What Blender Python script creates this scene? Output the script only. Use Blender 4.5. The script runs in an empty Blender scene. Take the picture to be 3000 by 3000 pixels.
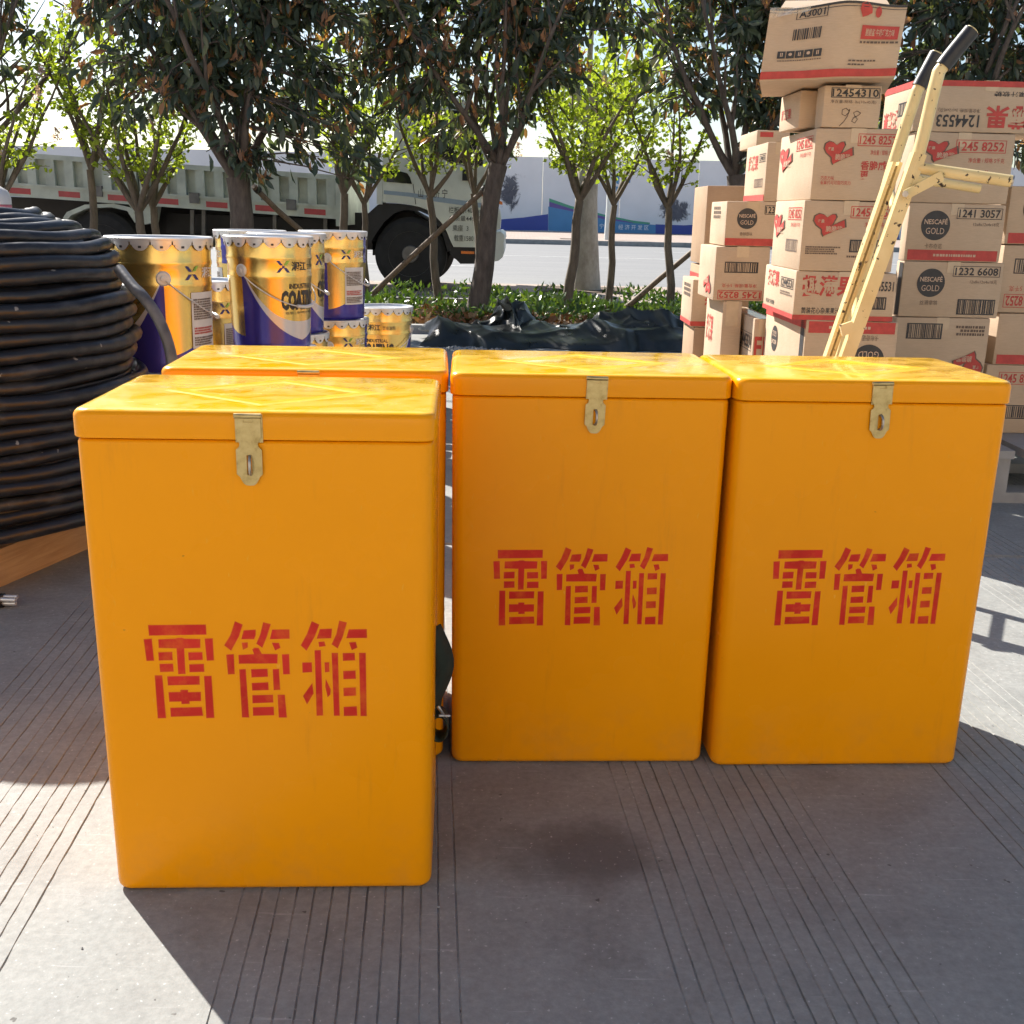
import bpy, bmesh, math, random
import numpy as np
from mathutils import Vector, Matrix

rnd = random.Random(7)
npr = np.random.RandomState(11)
R = math.radians
scn = bpy.context.scene
col = scn.collection
GLY=[[[(-1598,4313),(-797,4324),(-798,4174),(-1594,4156)],[(-1673,4098),(-1562,4108),(-1552,3776),(-1656,3772)],[(-824,4112),(-712,4116),(-713,3782),(-812,3777)],[(-1470,4098),(-1235,4111),(-1203,4122),(-1140,4123),(-1105,4111),(-887,4106),(-894,3972),(-1119,3964),(-1124,3573),(-1225,3569),(-1226,3964),(-1472,3971)],[(-1483,3901),(-1290,3909),(-1291,3784),(-1484,3778)],[(-1477,3725),(-1291,3729),(-1287,3608),(-1478,3600)],[(-1066,3902),(-869,3906),(-868,3789),(-1066,3781)],[(-1062,3718),(-858,3726),(-857,3605),(-1065,3600)],[(-1556,3548),(-1452,3549),(-1441,2884),(-1557,2880)],[(-1382,3533),(-929,3541),(-932,3407),(-1380,3395)],[(-864,3538),(-760,3542),(-754,2887),(-867,2883)],[(-1379,3288),(-1213,3292),(-1208,3324),(-1103,3324),(-1105,3288),(-924,3292),(-928,3152),(-1091,3148),(-1094,3108),(-1206,3104),(-1207,3144),(-1377,3140)],[(-1369,3044),(-923,3056),(-912,2920),(-1370,2904)]],[[(-389,4374),(-285,4326),(-346,4146),(-464,3931),(-556,4012),(-461,4165)],[(-274,4237),(-106,4250),(-110,4167),(-134,4106),(-312,4106)],[(-308,4052),(-225,4056),(-228,3982),(-298,3943)],[(5,4362),(108,4335),(47,4148),(-24,3979),(-104,4037),(-41,4186)],[(126,4251),(366,4255),(365,4116),(88,4107)],[(115,4053),(212,4049),(231,3975),(154,3936)],[(-363,3864),(-143,3877),(-165,3951),(-130,3974),(-76,3971),(-35,3881),(188,3878),(179,3736),(-362,3731)],[(-535,3868),(-430,3876),(-430,3570),(-524,3566)],[(249,3874),(350,3878),(350,3571),(256,3567)],[(-362,3641),(-272,3649),(-257,2891),(-356,2895)],[(-196,3645),(35,3653),(38,3531),(-194,3519)],[(-194,3432),(38,3444),(41,3324),(-192,3316)],[(111,3646),(198,3650),(204,3329),(113,3321)],[(-195,3241),(99,3249),(99,3129),(-197,3116)],[(-196,3052),(103,3060),(102,2927),(-198,2919)],[(165,3249),(267,3249),(284,2891),(170,2891)]],[[(685,4380),(787,4330),(720,4150),(597,3933),(520,4015),(613,4188)],[(796,4261),(965,4269),(951,4125),(746,4117)],[(770,4067),(853,4075),(869,4004),(779,3992)],[(1072,4389),(1176,4363),(1116,4151),(1038,3970),(956,4032),(1027,4190)],[(1203,4258),(1455,4263),(1456,4131),(1164,4126)],[(1202,4060),(1296,4068),(1317,3982),(1240,3943)],[(712,3938),(799,3942),(806,2923),(714,2919)],[(533,3749),(667,3753),(667,3603),(532,3595)],[(848,3753),(914,3754),(914,3608),(852,3600)],[(666,3433),(680,3273),(580,3100),(529,3229)],[(860,3496),(926,3333),(917,3253),(879,3213),(850,3373)],[(953,3899),(1040,3899),(1045,2919),(964,2919)],[(1109,3896),(1279,3900),(1281,3786),(1110,3778)],[(1110,3620),(1285,3628),(1287,3501),(1112,3493)],[(1109,3357),(1284,3365),(1286,3237),(1110,3229)],[(1106,3056),(1294,3068),(1299,2918),(1107,2915)],[(1341,3900),(1435,3900),(1435,2914),(1347,2914)]]]

# ------------------------------------------------------------------ camera
CAM_F, CAM_PITCH, CAM_ROLL = 3.1641, 0.2701, 0.0221
cr, sr = math.cos(CAM_ROLL), math.sin(CAM_ROLL)
_r = Vector((1, 0, 0)); _w = Vector((0, math.cos(CAM_PITCH), -math.sin(CAM_PITCH))); _u = Vector((0, math.sin(CAM_PITCH), math.cos(CAM_PITCH)))
CX = _r * cr + _u * sr; CY = _u * cr - _r * sr
cam_d = bpy.data.cameras.new('camera'); cam = bpy.data.objects.new('camera', cam_d); col.objects.link(cam)
cam_d.sensor_width = 36; cam_d.sensor_fit = 'HORIZONTAL'; cam_d.lens = 36 * CAM_F / 3.0
cam_d.clip_start = 0.02; cam_d.clip_end = 4000
m = Matrix((CX, CY, -_w)).transposed().to_4x4(); m.translation = (0, 0, 1.0); cam.matrix_world = m
scn.camera = cam

def at(u, v, y):
    """point of the place seen at (u, v) of a 1932-wide view, y metres in front of the photographer"""
    k = 3000 / 1932
    d = CX * (u * k - 1500) - CY * (v * k - 1500) + _w * (CAM_F * 1000)
    return Vector((0, 0, 1.0)) + d * (y / d.y)
def on_ground(u, v, z=0):
    k = 3000 / 1932
    d = CX * (u * k - 1500) - CY * (v * k - 1500) + _w * (CAM_F * 1000)
    return Vector((0, 0, 1.0)) + d * ((z - 1.0) / d.z)

# ------------------------------------------------------------------ light
SUN_AZ = R(-40.0)      # measured from +y towards +x
SUN_EL = R(37.5)
world = bpy.data.worlds.new('World'); scn.world = world; world.use_nodes = True
wn = world.node_tree; wn.nodes.clear()
wo = wn.nodes.new('ShaderNodeOutputWorld'); wb = wn.nodes.new('ShaderNodeBackground'); ws = wn.nodes.new('ShaderNodeTexSky')
ws.sky_type = 'NISHITA'; ws.sun_disc = False; ws.sun_elevation = SUN_EL; ws.sun_rotation = SUN_AZ
ws.air_density = 1.0; ws.dust_density = 0.8; ws.ozone_density = 1.0
wb.inputs['Strength'].default_value = 0.066
wn.links.new(ws.outputs[0], wb.inputs[0]); wn.links.new(wb.outputs[0], wo.inputs[0])
sun_d = bpy.data.lights.new('sun', 'SUN'); sun_d.energy = 4.6; sun_d.angle = R(0.53); sun_d.color = (1.0, 0.94, 0.86)
sun = bpy.data.objects.new('sun', sun_d); col.objects.link(sun)
to_sun = Vector((math.sin(SUN_AZ) * math.cos(SUN_EL), math.cos(SUN_AZ) * math.cos(SUN_EL), math.sin(SUN_EL)))
sun.rotation_euler = to_sun.to_track_quat('Z', 'Y').to_euler()
scn.view_settings.view_transform = 'Standard'; scn.view_settings.look = 'None'
scn.view_settings.gamma = 1.0; scn.view_settings.use_curve_mapping = False
scn.view_settings.exposure = 1.23
scn.render.engine = 'CYCLES'
scn.cycles.max_bounces = 6; scn.cycles.diffuse_bounces = 3; scn.cycles.glossy_bounces = 3; scn.cycles.transparent_max_bounces = 12
scn.cycles.use_denoising = True; scn.cycles.use_adaptive_sampling = True; scn.cycles.adaptive_threshold = 0.025
scn.cycles.sample_clamp_indirect = 6.0

# ------------------------------------------------------------------ materials
MATS = {}
def new_mat(name):
    mt = bpy.data.materials.new(name); mt.use_nodes = True
    nt = mt.node_tree; b = nt.nodes['Principled BSDF']
    MATS[name] = mt
    return mt, nt, b
def nd(nt, typ, **kw):
    n = nt.nodes.new(typ)
    for k, v in kw.items():
        if k in n.inputs: n.inputs[k].default_value = v
        else: setattr(n, k, v)
    return n
def coords(nt, scale=(1, 1, 1), out='Object', rot=(0, 0, 0)):
    tc = nd(nt, 'ShaderNodeTexCoord'); mp = nd(nt, 'ShaderNodeMapping')
    mp.inputs['Scale'].default_value = scale; mp.inputs['Rotation'].default_value = rot
    nt.links.new(tc.outputs[out], mp.inputs[0]); return mp.outputs[0]
def noise(nt, vec, scale, detail=4, rough=.55, dist=0):
    n = nd(nt, 'ShaderNodeTexNoise'); n.inputs['Scale'].default_value = scale; n.inputs['Detail'].default_value = detail
    n.inputs['Roughness'].default_value = rough; n.inputs['Distortion'].default_value = dist
    if vec is not None: nt.links.new(vec, n.inputs['Vector'])
    return n.outputs['Fac']
def ramp(nt, fac, stops):
    r = nd(nt, 'ShaderNodeValToRGB'); e = r.color_ramp.elements
    while len(e) < len(stops): e.new(.5)
    for i, (p, c) in enumerate(stops):
        e[i].position = p; e[i].color = (*c, 1) if not isinstance(c, (int, float)) else (c, c, c, 1)
    nt.links.new(fac, r.inputs[0]); return r.outputs[0]
def mix(nt, fac, a, b, mode='MIX'):
    n = nd(nt, 'ShaderNodeMix', data_type='RGBA', blend_type=mode)
    for s, v in ((0, fac), (6, a), (7, b)):
        if hasattr(v, 'links'): nt.links.new(v, n.inputs[s])
        else: n.inputs[s].default_value = v if s == 0 else (*v, 1)
    return n.outputs[2]
def math_n(nt, op, a, b=None, clamp=False):
    n = nd(nt, 'ShaderNodeMath', operation=op, use_clamp=clamp)
    for i, v in enumerate((a, b)):
        if v is None: continue
        if hasattr(v, 'links'): nt.links.new(v, n.inputs[i])
        else: n.inputs[i].default_value = v
    return n.outputs[0]
def bump(nt, b, h, strength=.3, dist=.002):
    n = nd(nt, 'ShaderNodeBump'); n.inputs['Strength'].default_value = strength; n.inputs['Distance'].default_value = dist
    nt.links.new(h, n.inputs['Height']); nt.links.new(n.outputs[0], b.inputs['Normal'])
def simple(name, c, rough=.6, metal=0., var=.18, scale=30, bumpd=0., spec=None):
    mt, nt, b = new_mat(name)
    v = coords(nt)
    f = noise(nt, v, scale)
    lo = tuple(x * (1 - var) for x in c); hi = tuple(min(1, x * (1 + var)) for x in c)
    nt.links.new(ramp(nt, f, [(.3, lo), (.7, hi)]), b.inputs['Base Color'])
    b.inputs['Roughness'].default_value = rough; b.inputs['Metallic'].default_value = metal
    if spec is not None: b.inputs['Specular IOR Level'].default_value = spec
    if bumpd: bump(nt, b, noise(nt, v, scale * 3), .4, bumpd)
    return mt

# concrete yard
def concrete():
    mt, nt, b = new_mat('concrete')
    v = coords(nt)
    big = noise(nt, v, 1.3, 5, .6); fine = noise(nt, v, 75, 4, .7); mid = noise(nt, v, 11, 5, .65)
    c = ramp(nt, big, [(.3, (.232, .240, .228)), (.7, (.290, .299, .285))])
    c = mix(nt, .35, c, ramp(nt, mid, [(.3, (.155, .160, .152)), (.7, (.37, .378, .36))]))
    c = mix(nt, .20, c, ramp(nt, fine, [(.35, (.17, .174, .167)), (.65, (.49, .495, .475))]))
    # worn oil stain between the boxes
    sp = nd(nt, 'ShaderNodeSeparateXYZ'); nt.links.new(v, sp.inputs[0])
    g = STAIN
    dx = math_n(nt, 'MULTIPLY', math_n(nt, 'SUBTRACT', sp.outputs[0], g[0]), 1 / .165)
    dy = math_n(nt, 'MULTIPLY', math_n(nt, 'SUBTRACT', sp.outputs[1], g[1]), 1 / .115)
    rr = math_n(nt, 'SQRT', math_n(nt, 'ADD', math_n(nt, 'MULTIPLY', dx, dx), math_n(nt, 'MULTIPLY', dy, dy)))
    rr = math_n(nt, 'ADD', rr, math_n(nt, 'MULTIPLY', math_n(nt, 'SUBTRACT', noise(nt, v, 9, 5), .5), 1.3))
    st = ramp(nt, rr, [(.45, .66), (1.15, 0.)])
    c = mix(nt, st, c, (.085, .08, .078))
    bl = ramp(nt, noise(nt, coords(nt, (1, .8, 1)), 5.5, 6, .68, .4), [(.50, 0.), (.78, .45)])
    c = mix(nt, bl, c, (.12, .117, .115))
    # random dark grease freckles and pale scuffs
    spk = ramp(nt, noise(nt, v, 46, 2, .5), [(.735, 0.), (.76, .75)])
    c = mix(nt, spk, c, (.07, .065, .06))
    flk = ramp(nt, noise(nt, v, 150, 2, .4), [(.70, 0.), (.74, .55)])
    c = mix(nt, flk, c, (.62, .61, .60))
    vs = coords(nt, (2.2, 38, 1), rot=(0, 0, R(12)))
    sc = ramp(nt, noise(nt, vs, 3.0, 3, .5), [(.66, 0.), (.76, .35)])
    c = mix(nt, sc, c, (.55, .54, .53))
    nt.links.new(c, b.inputs['Base Color'])
    nt.links.new(ramp(nt, mid, [(.3, .62), (.7, .85)]), b.inputs['Roughness'])
    b.inputs['Specular IOR Level'].default_value = .35
    bump(nt, b, math_n(nt, 'ADD', noise(nt, v, 170, 3, .7), math_n(nt, 'MULTIPLY', mid, 1.2)), .35, .0015)
    return mt
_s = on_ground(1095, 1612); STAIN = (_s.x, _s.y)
concrete()

def orange(name, dusty_sunlit):
    mt, nt, b = new_mat(name)
    v = coords(nt)
    oi = nd(nt, 'ShaderNodeObjectInfo')
    big = noise(nt, v, 3.2, 4, .6)
    c = ramp(nt, big, [(.25, (.87, .318, .001)), (.75, (.92, .345, .002))])
    # grime streaks and scuffs low on the moulded faces
    vs = coords(nt, (14, 14, 1.6)); ad = nd(nt, 'ShaderNodeVectorMath', operation='ADD'); nt.links.new(vs, ad.inputs[0])
    cx = nd(nt, 'ShaderNodeCombineXYZ'); nt.links.new(math_n(nt, 'MULTIPLY', oi.outputs['Random'], 37.0), cx.inputs[0]); nt.links.new(cx.outputs[0], ad.inputs[1])
    g = ramp(nt, noise(nt, ad.outputs[0], 2.0, 6, .7), [(.60, 0.), (.85, .30)])
    if not dusty_sunlit: c = mix(nt, g, c, (.42, .17, .03))
    scr = ramp(nt, noise(nt, coords(nt, (50, 9, 14), rot=(.3, .9, .2)), 3.2, 2, .4), [(.76, 0.), (.79, .35)])
    c = mix(nt, scr, c, (.88, .48, .08))
    ad2 = nd(nt, 'ShaderNodeVectorMath', operation='ADD'); nt.links.new(v, ad2.inputs[0]); nt.links.new(cx.outputs[0], ad2.inputs[1])
    fl = ramp(nt, noise(nt, ad2.outputs[0], 55, 2, .5), [(.775, 0.), (.80, .6)])
    c = mix(nt, fl, c, (.20, .09, .03))
    sb = nd(nt, 'ShaderNodeSeparateXYZ'); nt.links.new(v, sb.inputs[0])
    base_d = math_n(nt, 'MULTIPLY', ramp(nt, sb.outputs[2], [(.0, 1.), (.16, 0.)]), ramp(nt, noise(nt, ad2.outputs[0], 11, 6, .7), [(.45, 0.), (.70, .26)]))
    if not dusty_sunlit: c = mix(nt, base_d, c, (.50, .27, .09))       # yard dirt splashed on the foot
    rough = ramp(nt, big, [(.3, .20), (.7, .34)])
    if dusty_sunlit:
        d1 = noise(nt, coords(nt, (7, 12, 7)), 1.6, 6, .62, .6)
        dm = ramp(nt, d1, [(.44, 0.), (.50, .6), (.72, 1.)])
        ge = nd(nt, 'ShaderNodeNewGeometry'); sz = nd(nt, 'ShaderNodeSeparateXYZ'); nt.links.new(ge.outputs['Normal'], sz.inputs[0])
        up = ramp(nt, sz.outputs[2], [(.7, 0.), (.95, 1.)])      # dust and painted sunlight both go on what faces up
        c = mix(nt, up, c, ramp(nt, big, [(.25, (.91, .47, .002)), (.75, (.93, .51, .004))]))     # bright sunlit yellow of the top painted into the colour
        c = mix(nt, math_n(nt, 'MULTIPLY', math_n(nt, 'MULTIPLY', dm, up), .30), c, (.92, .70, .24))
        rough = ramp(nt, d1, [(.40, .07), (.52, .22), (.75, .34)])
    nt.links.new(c, b.inputs['Base Color']); nt.links.new(rough, b.inputs['Roughness'])
    b.inputs['Specular IOR Level'].default_value = .22 if dusty_sunlit else .16
    if dusty_sunlit: nt.links.new(math_n(nt, 'MULTIPLY', up, .55), b.inputs['Coat Weight'])
    b.inputs['Coat Roughness'].default_value = .10
    bump(nt, b, math_n(nt, 'ADD', noise(nt, v, 7, 3, .5), math_n(nt, 'MULTIPLY', noise(nt, v, 60, 3), .08)), .25, .004)
    return mt
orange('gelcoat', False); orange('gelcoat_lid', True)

def stencil():
    # sprayed paint film: red thinning out through overspray to the bare gelcoat colour
    mt, nt, b = new_mat('stencil_red')
    v = coords(nt)
    bare = ramp(nt, noise(nt, v, 3.2, 4, .6), [(.25, (.87, .318, .001)), (.75, (.92, .345, .002))])
    oi = nd(nt, 'ShaderNodeObjectInfo'); cx = nd(nt, 'ShaderNodeCombineXYZ'); nt.links.new(math_n(nt, 'MULTIPLY', oi.outputs['Random'], 23.0), cx.inputs[0])
    ad = nd(nt, 'ShaderNodeVectorMath', operation='ADD'); nt.links.new(v, ad.inputs[0]); nt.links.new(cx.outputs[0], ad.inputs[1]); v = ad.outputs[0]
    red = ramp(nt, noise(nt, v, 14, 5), [(.3, (.50, .018, .010)), (.7, (.66, .034, .020))])
    at_ = nd(nt, 'ShaderNodeAttribute', attribute_name='cover')
    a = math_n(nt, 'MULTIPLY', at_.outputs['Fac'], ramp(nt, noise(nt, v, 26, 5, .65), [(.25, .72), (.5, 1.)]))
    nt.links.new(mix(nt, a, bare, red), b.inputs['Base Color'])
    b.inputs['Roughness'].default_value = .28; b.inputs['Specular IOR Level'].default_value = .16
stencil()

def brass():
    mt, nt, b = new_mat('brass')
    v = coords(nt)
    f = noise(nt, v, 70, 5, .65)
    nt.links.new(ramp(nt, f, [(.3, (.34, .24, .09)), (.5, (.50, .38, .17)), (.75, (.58, .46, .23))]), b.inputs['Base Color'])
    b.inputs['Metallic'].default_value = .95
    nt.links.new(ramp(nt, noise(nt, v, 130, 4), [(.3, .30), (.7, .52)]), b.inputs['Roughness'])
    bump(nt, b, f, .2, .0004)
brass()

def kraft(name, c1, c2):
    mt, nt, b = new_mat(name)
    v = coords(nt)
    c = ramp(nt, noise(nt, coords(nt, (1, 1, 1)), 7, 5, .6), [(.3, c1), (.7, c2)])
    fib = noise(nt, coords(nt, (30, 30, 260)), 1.5, 3, .6)
    c = mix(nt, .18, c, ramp(nt, fib, [(.3, tuple(x * .75 for x in c1)), (.7, tuple(min(1, x * 1.2) for x in c2))]))
    sm = ramp(nt, noise(nt, v, 5.5, 6, .7), [(.62, 0.), (.8, .35)])
    c = mix(nt, sm, c, tuple(x * .62 for x in c1))
    nt.links.new(c, b.inputs['Base Color']); b.inputs['Roughness'].default_value = .72
    b.inputs['Specular IOR Level'].default_value = .25
    bump(nt, b, math_n(nt, 'ADD', fib, math_n(nt, 'MULTIPLY', noise(nt, v, 9, 4), 2.)), .3, .0015)
kraft('kraft', (.48, .36, .25), (.56, .43, .305))
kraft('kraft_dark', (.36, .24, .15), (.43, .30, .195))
simple('ink_red', (.47, .055, .045), .6, var=.15, scale=40)
simple('ink_black', (.035, .034, .036), .55, var=.2, scale=40)
simple('ink_brown', (.14, .10, .075), .65, var=.25, scale=60)
simple('ink_pale', (.55, .40, .29), .65, var=.1, scale=40)
simple('ink_white', (.72, .70, .67), .6, var=.05)
simple('tape', (.55, .42, .28), .18, var=.08)
def plastic_film():
    mt, nt, b = new_mat('film')
    b.inputs['Base Color'].default_value = (.85, .83, .78, 1); b.inputs['Roughness'].default_value = .15
    v = coords(nt)
    nt.links.new(ramp(nt, noise(nt, v, 18, 4), [(.35, .10), (.75, .55)]), b.inputs['Alpha'])
    bump(nt, b, noise(nt, v, 25, 4), .6, .01)
plastic_film()
def dolly_paint():
    mt, nt, b = new_mat('dolly_paint')
    v = coords(nt)
    c = ramp(nt, noise(nt, v, 12, 4), [(.3, (.66, .51, .23)), (.7, (.76, .62, .32))])
    chips = ramp(nt, noise(nt, v, 58, 3, .55), [(.645, 0.), (.67, 1.)])
    c = mix(nt, chips, c, (.055, .038, .028))
    nt.links.new(c, b.inputs['Base Color'])
    nt.links.new(ramp(nt, chips, [(0, .32), (1, .8)]), b.inputs['Roughness'])
    bump(nt, b, chips, .4, .001)
dolly_paint()
simple('grip_rubber', (.018, .018, .02), .38, var=.3, scale=40, bumpd=.001)
simple('bare_steel', (.45, .43, .40), .4, .9, var=.25, scale=60)
def cable_mat():
    mt, nt, b = new_mat('cable_black')
    v = coords(nt)
    d = ramp(nt, noise(nt, coords(nt, (1, 1, 2.2)), 8, 6, .7), [(.52, 0.), (.8, .5)])
    c = mix(nt, d, (.013, .014, .017), (.13, .135, .14))
    sp = ramp(nt, noise(nt, v, 42, 2, .4), [(.74, 0.), (.77, .7)])
    c = mix(nt, sp, c, (.30, .29, .27))
    nt.links.new(c, b.inputs['Base Color'])
    nt.links.new(ramp(nt, d, [(0, .36), (1, .7)]), b.inputs['Roughness'])
    at_ = nd(nt, 'ShaderNodeAttribute', attribute_name='lay')
    w = math_n(nt, 'SINE', at_.outputs['Fac'])
    bump(nt, b, math_n(nt, 'ADD', w, math_n(nt, 'MULTIPLY', noise(nt, v, 60, 3), 1.2)), .5, .0013)
cable_mat()
def wood(name, c1, c2, ax=(60, 4, 60)):
    mt, nt, b = new_mat(name)
    g = noise(nt, coords(nt, ax), 1.0, 5, .65, 1.2)
    nt.links.new(ramp(nt, g, [(.3, c1), (.7, c2)]), b.inputs['Base Color']); b.inputs['Roughness'].default_value = .7
    bump(nt, b, g, .3, .001)
wood('pine', (.40, .25, .12), (.55, .37, .19))
simple('cable_grey', (.10, .10, .105), .4, var=.6, scale=18, bumpd=.002)
simple('gelcoat_sky_sheen', (.92, .52, .03), .15, var=.1, scale=30)  # emboss ridge: pale sky reflection put into the base colour
wood('prop_wood', (.10, .07, .05), (.24, .18, .13), (40, 40, 6))

# paint pails: printed tinplate, print laid out round the can through its uv
def pail_mat():
    mt, nt, b = new_mat('pail_print')
    tc = nd(nt, 'ShaderNodeTexCoord'); sp = nd(nt, 'ShaderNodeSeparateXYZ'); nt.links.new(tc.outputs['UV'], sp.inputs[0])
    a, t = sp.outputs[0], sp.outputs[1]            # a: -1..1 half turns from the text side, t: 0..1 height
    aa = math_n(nt, 'ABSOLUTE', a)
    q = math_n(nt, 'MULTIPLY', aa, 2.0)           # 1 at the bail ears
    g = math_n(nt, 'ADD', math_n(nt, 'MULTIPLY', math_n(nt, 'POWER', q, 2.6), .50), .27)
    w = math_n(nt, 'MULTIPLY', math_n(nt, 'SUBTRACT', 1.06, q), .17)
    front = math_n(nt, 'LESS_THAN', q, 1.0)
    blue_f = math_n(nt, 'MULTIPLY', front, math_n(nt, 'LESS_THAN', t, math_n(nt, 'SUBTRACT', g, w)))
    white = math_n(nt, 'MULTIPLY', math_n(nt, 'MULTIPLY', front, math_n(nt, 'LESS_THAN', t, g)), math_n(nt, 'GREATER_THAN', t, math_n(nt, 'SUBTRACT', g, w)))
    q2 = math_n(nt, 'SUBTRACT', q, 1.0)
    h = math_n(nt, 'ADD', math_n(nt, 'MULTIPLY', math_n(nt, 'POWER', math_n(nt, 'MAXIMUM', q2, 0.), 1.6), .36), .13)
    blue_b = math_n(nt, 'MULTIPLY', math_n(nt, 'SUBTRACT', 1., front), math_n(nt, 'LESS_THAN', t, h))
    strip = math_n(nt, 'MULTIPLY', math_n(nt, 'GREATER_THAN', aa, .93), math_n(nt, 'GREATER_THAN', t, .68))
    blue = math_n(nt, 'MAXIMUM', math_n(nt, 'MAXIMUM', blue_f, blue_b), strip)
    v = coords(nt)
    gold = ramp(nt, noise(nt, coords(nt, (1, 1, .2)), 9, 3), [(.2, (.78, .54, .15)), (.8, (.84, .60, .19))])
    c = mix(nt, blue, gold, (.055, .045, .33))
    c = mix(nt, white, c, (.60, .60, .63))
    nt.links.new(c, b.inputs['Base Color'])
    nt.links.new(math_n(nt, 'SUBTRACT', math_n(nt, 'SUBTRACT', .9, math_n(nt, 'MULTIPLY', white, .6)), math_n(nt, 'MULTIPLY', blue, .45)), b.inputs['Metallic'])
    b.inputs['Roughness'].default_value = .27
    b.inputs['Coat Weight'].default_value = .4; b.inputs['Coat Roughness'].default_value = .1
    bump(nt, b, noise(nt, v, 6, 1), .06, .003)
pail_mat()
simple('lid_tin', (.70, .71, .72), .32, .55, var=.08, scale=25)
simple('wire_white', (.62, .62, .61), .35, .2, var=.1)
simple('logo_green', (.30, .50, .06), .5); simple('logo_blue', (.03, .03, .18), .5)
simple('paper_label', (.66, .66, .65), .6, var=.05)

# far things
simple('truck_paint', (.66, .68, .60), .5, var=.14, scale=3, bumpd=.0)
simple('truck_bed_paint', (.50, .54, .47), .65, var=.22, scale=4)
simple('truck_white', (.60, .63, .60), .45, var=.1, scale=4)
simple('truck_black', (.014, .014, .016), .6, var=.3, scale=6)
simple('tyre', (.022, .022, .023), .85, var=.3, scale=10)
simple('rim_steel', (.17, .165, .16), .55, .3, var=.25, scale=8)
simple('reflector_red', (.42, .04, .05), .35, var=.15, scale=10)
simple('lamp_orange', (.80, .20, .02), .3, var=.1)
simple('stripe_blue', (.30, .38, .46), .5, var=.05)
simple('letter_dark', (.10, .105, .09), .6)
def glass():
    mt, nt, b = new_mat('dark_glass'); b.inputs['Base Color'].default_value = (.012, .014, .016, 1); b.inputs['Roughness'].default_value = .06
glass()
def asphalt():
    mt, nt, b = new_mat('asphalt')
    v = coords(nt)
    c = ramp(nt, noise(nt, coords(nt, (.25, 1.6, 1)), 1.0, 5, .6), [(.3, (.19, .193, .195)), (.7, (.255, .255, .25))])
    nt.links.new(mix(nt, .3, c, ramp(nt, noise(nt, v, 30, 3), [(.3, .12), (.7, .28)])), b.inputs['Base Color']); b.inputs['Roughness'].default_value = .85
asphalt()
def pavers(name, c1, c2):
    mt, nt, b = new_mat(name)
    v = coords(nt)
    br = nd(nt, 'ShaderNodeTexBrick'); br.inputs['Scale'].default_value = 1.0
    br.inputs['Color1'].default_value = (*c1, 1); br.inputs['Color2'].default_value = (*c2, 1); br.inputs['Mortar'].default_value = (.22, .18, .15, 1)
    br.inputs['Mortar Size'].default_value = .012; br.inputs['Brick Width'].default_value = .3; br.inputs['Row Height'].default_value = .3
    nt.links.new(v, br.inputs['Vector'])
    nt.links.new(mix(nt, .4, br.outputs[0], ramp(nt, noise(nt, v, 1.5, 5), [(.3, tuple(x * .7 for x in c1)), (.7, c2)])), b.inputs['Base Color'])
    b.inputs['Roughness'].default_value = .85
pavers('paver_pink', (.36, .28, .23), (.44, .35, .29))
simple('kerb_stone', (.30, .30, .29), .8, var=.2, scale=5)
simple('soil', (.10, .07, .045), .95, var=.5, scale=9, bumpd=.02)
simple('road_paint', (.55, .55, .53), .7, var=.2, scale=8)
simple('far_ground', (.20, .19, .16), .95, var=.2, scale=.2)
simple('hoarding_white', (.79, .80, .82), .6, var=.05, scale=.6)
simple('hoarding_blue', (.09, .27, .50), .55, var=.08, scale=.8); simple('hoarding_navy', (.055, .085, .36), .55, var=.08, scale=.8)
simple('hoarding_violet', (.15, .10, .34), .55, var=.1, scale=.8); simple('hoarding_green', (.10, .38, .24), .55, var=.08, scale=.8)
simple('print_red', (.55, .05, .07), .55)
def ink_wash():
    mt, nt, b = new_mat('ink_wash')
    v = coords(nt, (1, 1, 1), rot=(0, R(25), 0))
    n1 = noise(nt, v, 1.1, 6, .72, 1.0)
    at_ = nd(nt, 'ShaderNodeAttribute', attribute_name='cover')
    a = math_n(nt, 'ADD', math_n(nt, 'MULTIPLY', math_n(nt, 'SUBTRACT', n1, .5), 3.4), math_n(nt, 'SUBTRACT', at_.outputs['Fac'], .35))
    nt.links.new(ramp(nt, a, [(.1, 0.), (.45, .95)]), b.inputs['Alpha'])
    nt.links.new(ramp(nt, n1, [(.35, (.04, .04, .06)), (.7, (.16, .17, .20))]), b.inputs['Base Color']); b.inputs['Roughness'].default_value = .6
ink_wash()
def bark(name, c1, c2, sc=(14, 14, 4)):
    mt, nt, b = new_mat(name)
    f = noise(nt, coords(nt, sc), 1.2, 6, .7)
    nt.links.new(ramp(nt, f, [(.3, c1), (.65, c2)]), b.inputs['Base Color']); b.inputs['Roughness'].default_value = .9
    bump(nt, b, f, .8, .012)
bark('bark_dark', (.055, .042, .036), (.15, .12, .10)); bark('bark_lilac', (.075, .06, .048), (.19, .155, .12)); bark('bark_plane', (.26, .23, .19), (.50, .46, .40), (5, 5, 2.5))
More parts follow.
